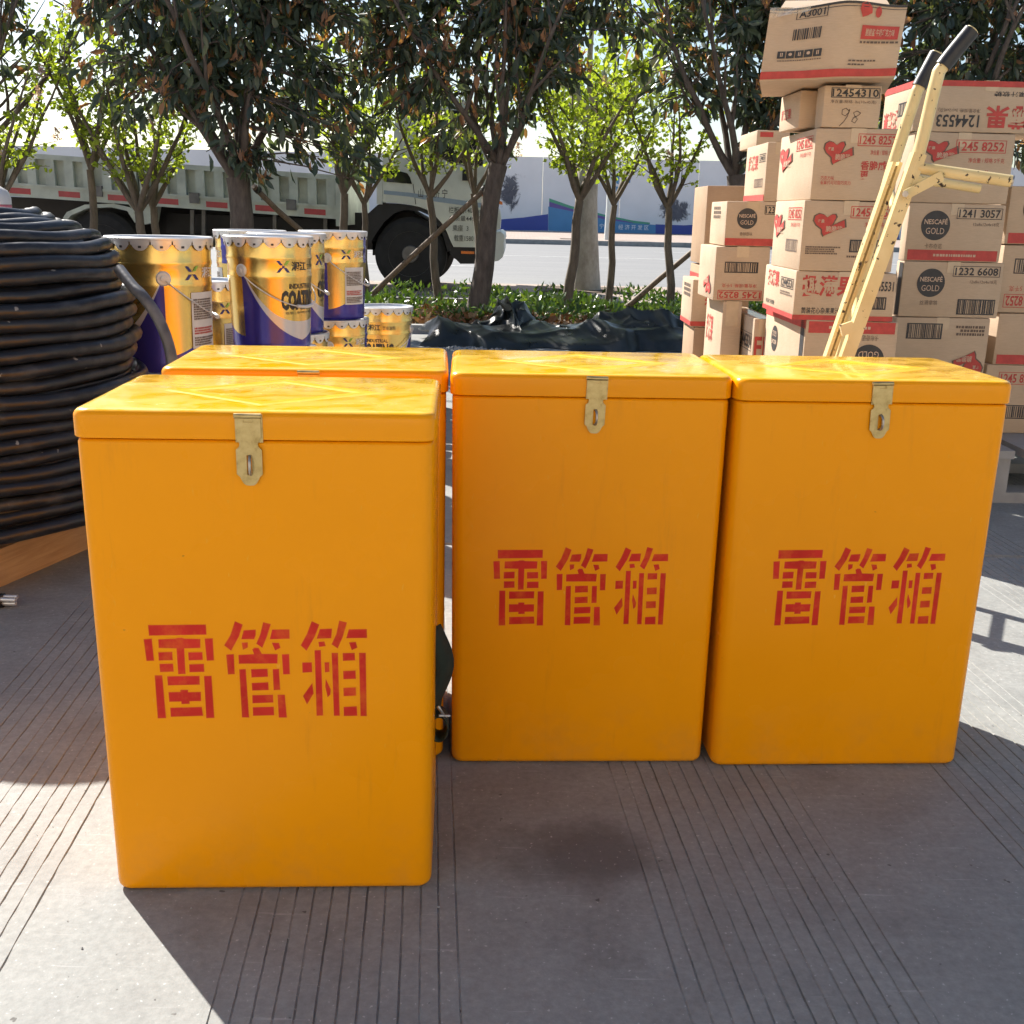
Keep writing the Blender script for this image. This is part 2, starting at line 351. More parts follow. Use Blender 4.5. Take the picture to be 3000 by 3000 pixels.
def leaf(name, stops, trans, rough, spec=.5):
    mt, nt, b = new_mat(name)
    gi = nd(nt, 'ShaderNodeNewGeometry')
    c = ramp(nt, gi.outputs['Random Per Island'], stops)
    nt.links.new(c, b.inputs['Base Color']); b.inputs['Roughness'].default_value = rough; b.inputs['Specular IOR Level'].default_value = spec
    tr = nd(nt, 'ShaderNodeBsdfTranslucent')
    g = nd(nt, 'ShaderNodeMix', data_type='RGBA', blend_type='MULTIPLY'); g.inputs[0].default_value = 1.
    nt.links.new(c, g.inputs[6]); g.inputs[7].default_value = (1.5, 1.45, .6, 1)
    nt.links.new(g.outputs[2], tr.inputs[0])
    ms = nd(nt, 'ShaderNodeMixShader'); ms.inputs[0].default_value = trans
    out = [n for n in nt.nodes if n.type == 'OUTPUT_MATERIAL'][0]
    nt.links.new(b.outputs[0], ms.inputs[1]); nt.links.new(tr.outputs[0], ms.inputs[2]); nt.links.new(ms.outputs[0], out.inputs[0])
leaf('leaf_dark', [(0, (.050, .072, .058)), (.5, (.070, .098, .072)), (.86, (.10, .13, .075)), (.93, (.14, .16, .06)), (.95, (.26, .12, .07)), (1, (.36, .18, .08))], .30, .28)
leaf('leaf_young', [(0, (.26, .135, .085)), (.6, (.38, .20, .12)), (1, (.52, .28, .10))], .35, .45)
leaf('leaf_lilac', [(0, (.17, .24, .03)), (.5, (.26, .35, .045)), (1, (.36, .43, .07))], .5, .45)
leaf('lilac_flower', [(0, (.42, .28, .36)), (1, (.62, .46, .52))], .3, .6)
leaf('leaf_hedge', [(0, (.04, .085, .02)), (.6, (.07, .14, .025)), (1, (.16, .24, .04))], .25, .35)
leaf('leaf_litter', [(0, (.16, .07, .03)), (.5, (.28, .13, .06)), (1, (.34, .24, .14))], .1, .8)
def tarp_mat():
    mt, nt, b = new_mat('tarp')
    v = coords(nt)
    nt.links.new(ramp(nt, noise(nt, v, 4, 5), [(.3, (.010, .014, .014)), (.7, (.026, .033, .032))]), b.inputs['Base Color'])
    nt.links.new(ramp(nt, noise(nt, v, 6, 4), [(.3, .25), (.7, .45)]), b.inputs['Roughness'])
    bump(nt, b, noise(nt, v, 5, 3, .5), .35, .02)
tarp_mat()
simple('webbing', (.016, .026, .017), .85, var=.3, scale=80, bumpd=.0008)
simple('bounce_wall', (.62, .53, .42), .85, var=.06, scale=2)
simple('shutter_grey', (.38, .39, .40), .5, .2, var=.1, scale=3)
simple('drum_white', (.72, .70, .70), .4, var=.05); simple('drum_pink', (.62, .16, .22), .4, var=.06)
simple('pallet_grey', (.30, .30, .30), .6, var=.15, scale=10)

# ------------------------------------------------------------------ geometry helpers
class MB:
    """collects faces for one mesh object"""
    def __init__(s): s.v = []; s.f = []; s.uv = None
    def add(s, vs, fs):
        n = len(s.v); s.v += [tuple(p) for p in vs]; s.f += [tuple(i + n for i in f) for f in fs]; return s
    def box(s, c, d, rot=None):
        hx, hy, hz = d[0] / 2, d[1] / 2, d[2] / 2
        vs = [Vector((x, y, z)) for x in (-hx, hx) for y in (-hy, hy) for z in (-hz, hz)]
        if rot is not None: vs = [rot @ q for q in vs]
        c = Vector(c); vs = [q + c for q in vs]
        return s.add(vs, [(0, 1, 3, 2), (4, 6, 7, 5), (0, 4, 5, 1), (2, 3, 7, 6), (0, 2, 6, 4), (1, 5, 7, 3)])
    def tube(s, pts, rad, n=8, cap=True, flat=None):
        pts = [Vector(p) for p in pts]
        if not hasattr(rad, '__len__'): rad = [rad] * len(pts)
        vs, fs = [], []; prev = None
        for i, p in enumerate(pts):
            t = (pts[min(i + 1, len(pts) - 1)] - pts[max(i - 1, 0)])
            t = t.normalized() if t.length > 1e-9 else Vector((0, 0, 1))
            if prev is None:
                a = Vector((0, 0, 1)) if abs(t.z) < .9 else Vector((1, 0, 0))
                nrm = (a - t * a.dot(t)).normalized()
            else:
                nrm = prev - t * prev.dot(t)
                nrm = nrm.normalized() if nrm.length > 1e-6 else Vector((1, 0, 0))
            prev = nrm; bn = t.cross(nrm)
            for k in range(n):
                a = 2 * math.pi * k / n
                vs.append(p + (nrm * math.cos(a) + bn * math.sin(a)) * rad[i])
        for i in range(len(pts) - 1):
            for k in range(n):
                fs.append((i * n + k, i * n + (k + 1) % n, (i + 1) * n + (k + 1) % n, (i + 1) * n + k))
        if cap:
            fs.append(tuple(range(n))[::-1]); fs.append(tuple(range((len(pts) - 1) * n, len(pts) * n)))
        return s.add(vs, fs)
    def lathe(s, prof, n=48, c=(0, 0, 0), cap=False):
        vs, fs = [], []
        for (r, z) in prof:
            for k in range(n):
                a = 2 * math.pi * k / n; vs.append((c[0] + r * math.cos(a), c[1] + r * math.sin(a), c[2] + z))
        for i in range(len(prof) - 1):
            for k in range(n):
                fs.append((i * n + k, i * n + (k + 1) % n, (i + 1) * n + (k + 1) % n, (i + 1) * n + k))
        if cap: fs.append(tuple(range(n))[::-1]); fs.append(tuple(range((len(prof) - 1) * n, len(prof) * n)))
        return s.add(vs, fs)
    def prism(s, poly, lo, hi, f):
        """poly: 2-D outline; f(a, b, h) places a point"""
        n = len(poly)
        vs = [f(a, b, lo) for a, b in poly] + [f(a, b, hi) for a, b in poly]
        return s.add(vs, [tuple(range(n))[::-1], tuple(range(n, 2 * n))] + [(i, (i + 1) % n, n + (i + 1) % n, n + i) for i in range(n)])
    def mesh(s, name, smooth=None):
        me = bpy.data.meshes.new(name); me.from_pydata(s.v, [], s.f)
        bm = bmesh.new(); bm.from_mesh(me); bmesh.ops.recalc_face_normals(bm, faces=bm.faces); bm.to_mesh(me); bm.free()
        if smooth is not None:
            me.polygons.foreach_set('use_smooth', [True] * len(me.polygons)); me.set_sharp_from_angle(angle=R(smooth))
        return me

def link(name, me, mat, parent=None, loc=None, rot=None):
    o = bpy.data.objects.new(name, me); col.objects.link(o)
    if mat and me is not None and not me.materials: me.materials.append(MATS[mat])
    if parent is not None: o.parent = parent
    if loc is not None: o.location = loc
    if rot is not None: o.rotation_euler = rot
    return o
def obj(name, mb, mat, parent=None, smooth=None, loc=None, rot=None):
    return link(name, mb.mesh(name, smooth), mat, parent, loc, rot)
def tag(o, label=None, cat=None, group=None, kind=None):
    if label: o['label'] = label
    if cat: o['category'] = cat
    if group: o['group'] = group
    if kind: o['kind'] = kind
    return o
def thing(name, label, cat, loc=(0, 0, 0), rz=0, group=None):
    o = link(name, None, None, None, loc, (0, 0, rz)); o.empty_display_size = .1
    return tag(o, label, cat, group)
def copy_tree(o, parent=None):
    c = o.copy(); col.objects.link(c); c.parent = parent
    for ch in list(o.children): copy_tree(ch, c)
    return c
def rounded_box(x0, x1, y0, y1, z0, z1, r_vert, r_top, r_bot, seg=4, cuts=0):
    """box with separately rounded vertical, top and bottom edges, built as stacked rounded-rectangle rings"""
    mb = MB(); rings = []
    def ring(inset, z):
        pts = []; r = max(r_vert - inset * .6, .002)
        for cx_, cy_, a0 in ((x1 - r, y1 - r, 0), (x0 + r, y1 - r, 90), (x0 + r, y0 + r, 180), (x1 - r, y0 + r, 270)):
            for k in range(seg + 1):
                a = R(a0 + 90 * k / seg)
                sx = inset * (1 if cx_ < (x0 + x1) / 2 else -1); sy = inset * (1 if cy_ < (y0 + y1) / 2 else -1)
                pts.append((cx_ + sx + r * math.cos(a), cy_ + sy + r * math.sin(a), z))
        return pts
    if r_bot > 0:
        for k in range(seg + 1):
            a = R(90 * k / seg); rings.append(ring(r_bot * (1 - math.sin(a)), z0 + r_bot * (1 - math.cos(a))))
    else: rings.append(ring(0, z0))
    for k in range(cuts): rings.append(ring(0, z0 + r_bot + (z1 - r_top - z0 - r_bot) * (k + 1) / (cuts + 1)))
    if r_top > 0:
        for k in range(seg + 1):
            a = R(90 * k / seg); rings.append(ring(r_top * (1 - math.cos(a)), z1 - r_top * (1 - math.sin(a))))
    else: rings.append(ring(0, z1))
    n = len(rings[0]); vs = [p for rg in rings for p in rg]; fs = []
    for i in range(len(rings) - 1):
        for k in range(n): fs.append((i * n + k, i * n + (k + 1) % n, (i + 1) * n + (k + 1) % n, (i + 1) * n + k))
    fs.append(tuple(range(n))[::-1]); fs.append(tuple(range((len(rings) - 1) * n, len(rings) * n)))
    mb.add(vs, fs); return mb

# lettering: outlines from the built-in font, as flat meshes scaled into a rectangle
_tc = {}
def text2d(body, bold=.012):
    key = (body, bold)
    if key in _tc: return _tc[key]
    cu = bpy.data.curves.new('letters', 'FONT'); cu.body = body; cu.size = 1; cu.resolution_u = 2; cu.offset = bold; cu.fill_mode = 'FRONT'
    ob = bpy.data.objects.new('letters', cu); col.objects.link(ob)
    dg = bpy.context.evaluated_depsgraph_get(); dg.update()
    me = bpy.data.meshes.new_from_object(ob.evaluated_get(dg))
    v = np.array([tuple(q.co)[:2] for q in me.vertices]) if len(me.vertices) else np.zeros((0, 2))
    f = [tuple(q.vertices) for q in me.polygons]
    bpy.data.objects.remove(ob); bpy.data.curves.remove(cu); bpy.data.meshes.remove(me)
    if len(v):
        lo, hi = v.min(0), v.max(0); v = (v - lo) / np.maximum(hi - lo, 1e-6)
    _tc[key] = (v, f); return _tc[key]
def rect_text(body, a0, b0, a1, b1, bold=.012):
    v, f = text2d(body, bold)
    return [(a0 + (a1 - a0) * x, b0 + (b1 - b0) * y) for x, y in v], f
def rect2(a0, b0, a1, b1): return [(a0, b0), (a1, b0), (a1, b1), (a0, b1)], [(0, 1, 2, 3)]
def frame2(a0, b0, a1, b1, w):
    v = [(a0, b0), (a1, b0), (a1, b1), (a0, b1), (a0 + w, b0 + w), (a1 - w, b0 + w), (a1 - w, b1 - w), (a0 + w, b1 - w)]
    return v, [(0, 1, 5, 4), (1, 2, 6, 5), (2, 3, 7, 6), (3, 0, 4, 7)]
def disc2(ca, cb, ra, rb=None, n=36):
    rb = rb or ra
    return [(ca + ra * math.cos(2 * math.pi * k / n), cb + rb * math.sin(2 * math.pi * k / n)) for k in range(n)], [tuple(range(n))]
def bars2(a0, b0, a1, b1, seed=1, n=26):
    rg = random.Random(seed); v, f = [], []; x = a0; w = (a1 - a0) / n
    while x < a1 - w:
        bw = w * rg.choice((.45, .7, 1.1)); k = len(v)
        v += [(x, b0), (min(x + bw, a1), b0), (min(x + bw, a1), b1), (x, b1)]; f.append((k, k + 1, k + 2, k + 3)); x += bw + w * rg.choice((.4, .6, .9))
    return v, f
def smudge2(a0, b0, a1, b1, seed=1, rows=1):
    """lines of print too small to read"""
    rg = random.Random(seed); v, f = [], []; hh = (b1 - b0) / rows
    for r_ in range(rows):
        x = a0; y0 = b0 + hh * (r_ + .15); y1 = b0 + hh * (r_ + .85); end = a1 - (a1 - a0) * rg.uniform(0, .25 if rows > 1 else 0)
        while x < end:
            w = hh * rg.uniform(.35, .8); k = len(v)
            v += [(x, y0), (x + w, y0), (x + w, y1), (x, y1)]; f.append((k, k + 1, k + 2, k + 3)); x += w + hh * rg.uniform(.12, .3)
    return v, f

# ------------------------------------------------------------------ ground
def build_yard():
    """concrete apron with bands of cut anti-slip grooves running away from the camera"""
    cols = [(-16., 0, 0), (-8., 0, 0), (-4., 0, 0)]; gi = 0
    for g0 in (-2.14, -1.52, -.90, -.28, .34, .96, 1.58, 2.20):
        for k in range(13):
            s = g0 + k * .0268
            gi += 1; cols += [(s - .0019, 0, gi), (s - .0008, 1, gi), (s + .0008, 1, gi), (s + .0019, 0, gi)]
        cols.append((g0 + .40, 0, 0)); cols.append((g0 + .50, 0, 0))
    cols += [(4., 0, 0), (8., 0, 0), (16., 0, 0)]; cols.sort()
    ys = [-14, -6, -2, -.5, .3] + [.5 + .028 * i for i in range(172)]
    ys = [y for y in ys if abs(y - 3.22) > .02] + [3.208, 3.214, 3.226, 3.232]
    ys += [5.6, 6.2, 7, 8, 9.3]; ys = sorted(ys)
    S = np.array([c[0] for c in cols]); G = np.array([c[1] for c in cols]); Y = np.array(ys)
    gid = np.array([c[2] for c in cols])
    ph = np.random.RandomState(5).rand(4000) * 6.28
    SS, YY = np.meshgrid(S, Y); GG = np.tile(G, (len(Y), 1)); PH = ph[np.clip(gid, 0, 3999)][None, :]
    near = (np.abs(SS) < 3) & (YY > .4) & (YY < 5.5)
    wob = np.where(near & (gid > 0)[None, :], .0004 * np.sin(YY * 2.1 + PH) + .0002 * np.sin(YY * 17 + PH * 3) + .00025 * np.sin(YY * 71 + PH * 7), 0)
    # groove depth fades in and out where the slab is worn
    dep = np.clip(.85 + .25 * np.sin(YY * 2.3 + PH * 1.7) + .22 * np.sin(YY * 9 + PH * 2.9) + .25 * np.sin(YY * 33 + PH * 5) + .2 * np.sin(YY * 97 + PH * 11), .25, 1.4)
    fade = np.clip((YY - .45) / .1, 0, 1) * np.clip((5.2 - YY) / .4, 0, 1)
    Z = -.0025 * GG * dep * fade
    Z = np.where((np.abs(YY - 3.22) < .007), np.minimum(Z, -.010), Z)
    X = SS - .08 * YY + wob
    V = np.stack([X, YY, Z], -1).reshape(-1, 3); nc = len(S); nr = len(Y)
    i = (np.arange(nr - 1)[:, None] * nc + np.arange(nc - 1)[None, :]).ravel()
    F = np.stack([i, i + 1, i + nc + 1, i + nc], -1)
    me = bpy.data.meshes.new('concrete_yard'); me.from_pydata(V.tolist(), [], F.tolist())
    tag(link('concrete_yard', me, 'concrete'), kind='structure')
build_yard()
def sheet(name, x0, x1, y0, y1, z, mat):
    return tag(obj(name, MB().add([(x0, y0, z), (x1, y0, z), (x1, y1, z), (x0, y1, z)], [(0, 1, 2, 3)]), mat), kind='structure')
sheet('ground', -900, 900, -300, 2500, -.06, 'far_ground')
sheet('planting_bed', -40, 40, 9.3, 12.3, -.012, 'soil')
sheet('pavement', -60, 60, 12.42, 16.2, -.004, 'paver_pink')
sheet('road', -160, 160, 16.2, 38.2, -.02, 'asphalt')
sheet('far_pavement', -160, 160, 38.36, 62, .12, 'paver_pink')
tag(obj('near_kerb', MB().box((0, 12.36, .015), (80, .12, .09)), 'kerb_stone'), kind='structure')
tag(obj('far_kerb', MB().box((0, 38.28, .045), (320, .16, .19)), 'kerb_stone'), kind='structure')
tag(obj('yard_kerb', MB().box((0, 9.26, .02), (60, .10, .10)), 'kerb_stone'), kind='structure')
mk = MB()
for yy, x0s in ((21.5, range(-60, 60, 8)), (27.2, None), (32.5, range(-60, 60, 8))):
    if x0s is None: mk.add([(-100, yy, -.016), (100, yy, -.016), (100, yy + .16, -.016), (-100, yy + .16, -.016)], [(0, 1, 2, 3)])
    else:
        for xx in x0s: mk.add([(xx, yy, -.016), (xx + 3.5, yy, -.016), (xx + 3.5, yy + .15, -.016), (xx, yy + .15, -.016)], [(0, 1, 2, 3)])
tag(obj('road_marking', mk, 'road_paint'), kind='structure')
# square tree pits in the pavement
for n_, (px, py) in enumerate(((.95, 15.2), (2.2, 41.0))):
    z = .0 if py < 30 else .125
    tag(obj('tree_pit', MB().box((px, py, z), (1.3, 1.2, .012)), 'soil'), kind='structure')

# printed site hoarding across the road
HY = 58.0
def hoarding():
    root = thing('hoarding', 'white site hoarding with blue wave print across the road', 'hoarding', (0, HY, .12))
    for k in range(-20, 20):
        x0 = k * 4.0 + 1.2
        obj('panel', MB().box((x0 + 2.0, .03, 1.83), (3.985, .06, 3.66)), 'hoarding_white', root)
    def poly(name, pts, mat, dy):      # print in px of the view -> wall coordinates
        ps = [at(u, v, HY) for u, v in pts]
        return obj(name, MB().add([(q.x, -dy, q.z - .12) for q in ps], [tuple(range(len(ps)))]), mat, root)
    zz = lambda x, y: (927.4 + x * .2134, 283.4 + y * .2134)
    P = lambda L: [zz(*q) for q in L]
    poly('printed_wave', P([(-2200, 590), (-900, 640), (-200, 640), (80, 612), (280, 595), (500, 565), (500, 712), (80, 706), (-2200, 660)]), 'hoarding_navy', .006)
    poly('printed_wave', P([(510, 425), (700, 492), (1000, 570), (1250, 622), (1400, 640), (1400, 655), (1250, 655), (1000, 590), (700, 520), (510, 455)]), 'hoarding_green', .006)
    poly('printed_wave', P([(510, 455), (700, 516), (1000, 588), (1250, 640), (1250, 660), (1000, 625), (700, 542), (510, 500)]), 'hoarding_violet', .009)
    poly('printed_wave', P([(502, 498), (700, 538), (1000, 612), (1250, 645), (1450, 660), (1650, 668), (1650, 742), (1100, 735), (502, 712)]), 'hoarding_blue', .012)
    poly('printed_wave', P([(1450, 655), (1700, 664), (1900, 655), (2300, 625), (3600, 600), (3600, 790), (1900, 748), (1450, 738)]), 'hoarding_navy', .015)
    def txt(body, x0, y1, x1, y0, mat, dy):
        a, b_ = at(*zz(x0, y1), HY), at(*zz(x1, y0), HY)
        v, f = rect_text(body, a.x, a.z - .12, b_.x, b_.z - .12)
        obj('printed_lettering', MB().add([(q[0], -dy, q[1]) for q in v], f), mat, root)
    txt('济 宁', 895, 690, 995, 650, 'hoarding_white', .02); txt('经 济 开 发 区', 1120, 702, 1390, 662, 'hoarding_white', .02)
    # brush-painted tower and trees in ink
    for (x0, y0, x1, y1) in ((40, 170, 320, 610), (1440, 400, 1860, 680)):
        n = 14; vs, fs, cv = [], [], []
        for i in range(n + 1):
            for j in range(n + 1):
                q = at(*zz(x0 + (x1 - x0) * i / n, y0 + (y1 - y0) * j / n), HY); vs.append((q.x, -.022, q.z - .12))
                cv.append(max(0, 1 - ((i / n - .42) ** 2 * 5.2 + (j / n - .5) ** 2 * 4.6)))
        for i in range(n):
            for j in range(n): fs.append((i * (n + 1) + j, i * (n + 1) + j + 1, (i + 1) * (n + 1) + j + 1, (i + 1) * (n + 1) + j))
        me = bpy.data.meshes.new('ink_painting'); me.from_pydata(vs, [], fs)
        at_ = me.attributes.new('cover', 'FLOAT', 'POINT'); at_.data.foreach_set('value', cv)
        link('ink_painting', me, 'ink_wash', root)
    poly('printed_emblem', P([(740, 230), (765, 100), (800, 150), (850, 180), (855, 240), (830, 330), (790, 300)]), 'print_red', .02)
    for (x0, y0, x1, y1) in ((915, 235, 945, 275), (905, 315, 940, 345), (1100, 225, 1130, 300), (1100, 320, 1125, 385), (1195, 245, 1230, 290)):
        poly('printed_stroke', P([(x0, y0), (x1, y0 + 4), (x1 - 6, y1), (x0 + 4, y1 - 6)]), 'hoarding_blue', .02)
hoarding()

# unseen building added behind the camera to bounce sun onto the box fronts
def bounce_building():
    root = thing('bounce_building', 'added unseen tan wall behind the camera, bouncing sunlight onto the boxes', 'added building', (0, -8.5, 0))
    mb = MB()
    for x0, x1, z0, z1 in ((-18, -7, 0, 6.5), (-3, 3, 0, 6.5), (7, 18, 0, 6.5), (-7, -3, 3.6, 6.5), (3, 7, 3.6, 6.5)):
        mb.box(((x0 + x1) / 2, -.15, (z0 + z1) / 2), (x1 - x0, .3, z1 - z0))
    obj('wall', mb, 'bounce_wall', root)
    for cx_ in (-5, 5):
        for k in range(18): obj('shutter_slat', MB().box((cx_, -.2, .1 + k * .2), (4, .03, .19)), 'shutter_grey', root)
    obj('parapet', MB().box((0, -.12, 6.6), (36.2, .4, .2)), 'kerb_stone', root)
bounce_building()

# ------------------------------------------------------------------ the four yellow boxes
BW, BD, BH, BL = .4654, .3139, .7373, .6983
def hasp_mesh():
    S = 6.25e-5; pts = [(400, 205), (400, 690), (440, 750), (468, 800), (478, 850), (460, 900), (395, 960), (395, 1500), (460, 1560), (500, 1650), (540, 1710), (590, 1745), (672, 1752)]
    sl = [(672, 1510), (618, 1510), (618, 1080), (672, 1080)]
    left = pts + sl + [(672, 360), (575, 360), (575, 240), (575, 205)]
    right = [(1344 - x, y) for x, y in left]
    mb = MB(); f = lambda a, b, h: ((a - 672) * S, -h, (1752 - b) * S)
    mb.prism(left, .0024, .0042, f); mb.prism(right[::-1], .0024, .0042, f)
    return mb
def glyph_mesh(dx, dz):
    verts, faces, cov = [], [], []
    for ch in GLY:
        for q in ch:
            p = [Vector((a * 1e-4 + dx, b * 1e-4 + dz)) for a, b in q]
            if sum(p[i].x * p[(i + 1) % len(p)].y - p[(i + 1) % len(p)].x * p[i].y for i in range(len(p))) < 0: p.reverse()
            n = len(p); k = len(verts); out = []; inn = []
            for i in range(n):
                e0 = (p[i] - p[i - 1]).normalized(); e1 = (p[(i + 1) % n] - p[i]).normalized()
                n0 = Vector((e0.y, -e0.x)); n1 = Vector((e1.y, -e1.x)); b = (n0 + n1); b = b / max(b.length, .3)
                out.append(p[i] + b * .0017); inn.append(p[i] - b * .0006)
            for c, cc in ((inn, 1.), (out, 0.)):
                verts += [(v.x, 0, v.y) for v in c]; cov += [cc] * n
            mid = [p[i] + (out[i] - p[i]) * .30 for i in range(n)]
            verts += [(v.x, 0, v.y) for v in mid]; cov += [.26] * n
            faces.append(tuple(range(k, k + n)))
            for i in range(n):
                j = (i + 1) % n
                faces.append((k + i, k + 2 * n + i, k + 2 * n + j, k + j)); faces.append((k + 2 * n + i, k + n + i, k + n + j, k + 2 * n + j))
    me = bpy.data.meshes.new('stencil_lettering'); me.from_pydata(verts, [], faces)
    a = me.attributes.new('cover', 'FLOAT', 'POINT'); a.data.foreach_set('value', cov)
    return me
body_me = rounded_box(-BW / 2 - .0045, BW / 2 + .0045, -BD / 2 - .0046, BD / 2 + .0046, 0, BL - .0015, .020, .006, .014, 5, 3)
body_me.v = [(x * (1 + .013 * z / BL), y * (1 + .008 * z / BL), z) for x, y, z in body_me.v]; body_me = body_me.mesh('body', 40)
lid_me = rounded_box(-BW / 2 - .0112, BW / 2 + .0112, -BD / 2 - .0075, BD / 2 + .0075, BL, BH, .022, .011, .002, 5).mesh('lid', 40)
neck_me = rounded_box(-BW / 2 + .006, BW / 2 - .006, -BD / 2 + .006, BD / 2 - .006, BL - .03, BL + .012, .018, 0, 0, 4).mesh('neck', 40)
def diamond():
    mb = MB(); rg = []
    for (a, b, z) in ((.164, .121, -.0006), (.152, .112, .0011), (.126, .093, .0011), (.112, .083, -.0006)):
        rg.append([(a, 0, z), (0, b, z), (-a, 0, z), (0, -b, z)])
    vs = [q for r in rg for q in r]; fs = []
    for i in range(len(rg) - 1):
        for k in range(4): fs.append((i * 4 + k, i * 4 + (k + 1) % 4, (i + 1) * 4 + (k + 1) % 4, (i + 1) * 4 + k))
    mb.add(vs, fs); return mb
dia_me = diamond().mesh('diamond_emboss')
hasp_me = hasp_mesh().mesh('hasp')
st = MB(); arc = [(0, -.0015, .0)] + [(0, -.004 - .0095 * math.sin(R(a)), .0135 - .0125 * math.cos(R(a))) for a in range(0, 181, 20)] + [(0, -.0015, .026)]
st.tube(arc, .0022, 8); st_me = st.mesh('staple', 60)
kn = MB(); kn.tube([(-.018, 0, 0), (.018, 0, 0)], .0036, 10); kn_me = kn.mesh('hinge_knuckle', 60)
leaf_me = MB().box((0, .0012, -.0163), (.0365, .0024, .0375)).mesh('hasp_back_plate')
def yellow_box(label, x, y, rz, hasp_x, gl, tilt=0):
    root = thing('storage_box', label, 'storage box', (x, y, 0), rz, 'yellow fibreglass boxes on the yard')
    b = link('body', body_me, 'gelcoat', root); link('neck', neck_me, 'gelcoat', b)
    l = link('lid', lid_me, 'gelcoat_lid', root); link('diamond_emboss', dia_me, 'gelcoat_sky_sheen', l, (0, 0, BH))
    yf = -BD / 2 - .0075
    h = link('hasp', hasp_me, 'brass', root, (hasp_x, yf + .001, .6360), (0, R(tilt), 0))
    link('hinge_knuckle', kn_me, 'brass', h, (0, -.0034, .0955)); link('hasp_back_plate', leaf_me, 'brass', h, (.001, -.0024, .0945))
    link('staple', st_me, 'bare_steel', h, (0.0004, -.0005, .015), (0, 0, R(7 + 20 * hasp_x)))
    link('stencil_lettering', glyph_mesh(*gl), 'stencil_red', root, (0, -BD / 2 - .0057, 0))
    return root
boxA = yellow_box('large yellow box nearest the camera, at the front left', -.3560, 1.5869, .0504, -.008, (0, 0))
boxB = yellow_box('yellow box standing in the middle, flush beside the right-hand one', .1260, 2.0012, .0468, .0045, (.0024, -.009), 1.2)
boxC = yellow_box('rightmost yellow box, in front of the hand truck and cartons', .6143, 2.0122, .0574, .0095, (.0133, -.001), -1.5)
boxD = yellow_box('yellow box almost hidden behind the nearest box, only lid showing', -.3686, 1.9929, .0699, .006, (.0, 0))
# webbing carry strap bulging from the right side of the nearest box
def strap():
    mb = MB(); n = 22; vs, fs = [], []
    for i in range(n + 1):
        t = i / n; z = .345 - .155 * t
        out = .006 + .016 * math.sin(math.pi * min(1, t * 1.15)) ** 1.2
        tw = .35 * math.sin(t * 5)
        for s in (-1, 1): vs.append((BW / 2 + out + s * (.008 + .006 * math.sin(math.pi * t)), .05 + s * .016, z))
    for i in range(n): fs.append((2 * i, 2 * i + 1, 2 * i + 3, 2 * i + 2))
    mb.add(vs, fs); me = mb.mesh('carry_strap', 60); o = link('carry_strap', me, 'webbing', boxA)
    sm = o.modifiers.new('thick', 'SOLIDIFY'); sm.thickness = .003
    lp = [(BW / 2 + .012 + .016 * math.cos(a), .05, .172 + .024 * math.sin(a)) for a in [2 * math.pi * k / 20 for k in range(21)]]
    vs, fs = [], []
    for q in lp: vs += [(q[0], q[1] - .02, q[2]), (q[0], q[1] + .02, q[2])]
    for i in range(20): fs.append((2 * i, 2 * i + 1, 2 * i + 3, 2 * i + 2))
    o2 = link('strap_loop', MB().add(vs, fs).mesh('strap_loop', 60), 'webbing', o); m2 = o2.modifiers.new('thick', 'SOLIDIFY'); m2.thickness = .003
    b = MB(); b.tube([(BW / 2 + .010, .028, .215), (BW / 2 + .022, .028, .195), (BW / 2 + .024, .045, .190)], .0025, 6); b.tube([(BW / 2 + .012, .025, .200), (BW / 2 + .030, .03, .197)], .0022, 6)
    obj('buckle', b, 'bare_steel', o, 60)
strap()

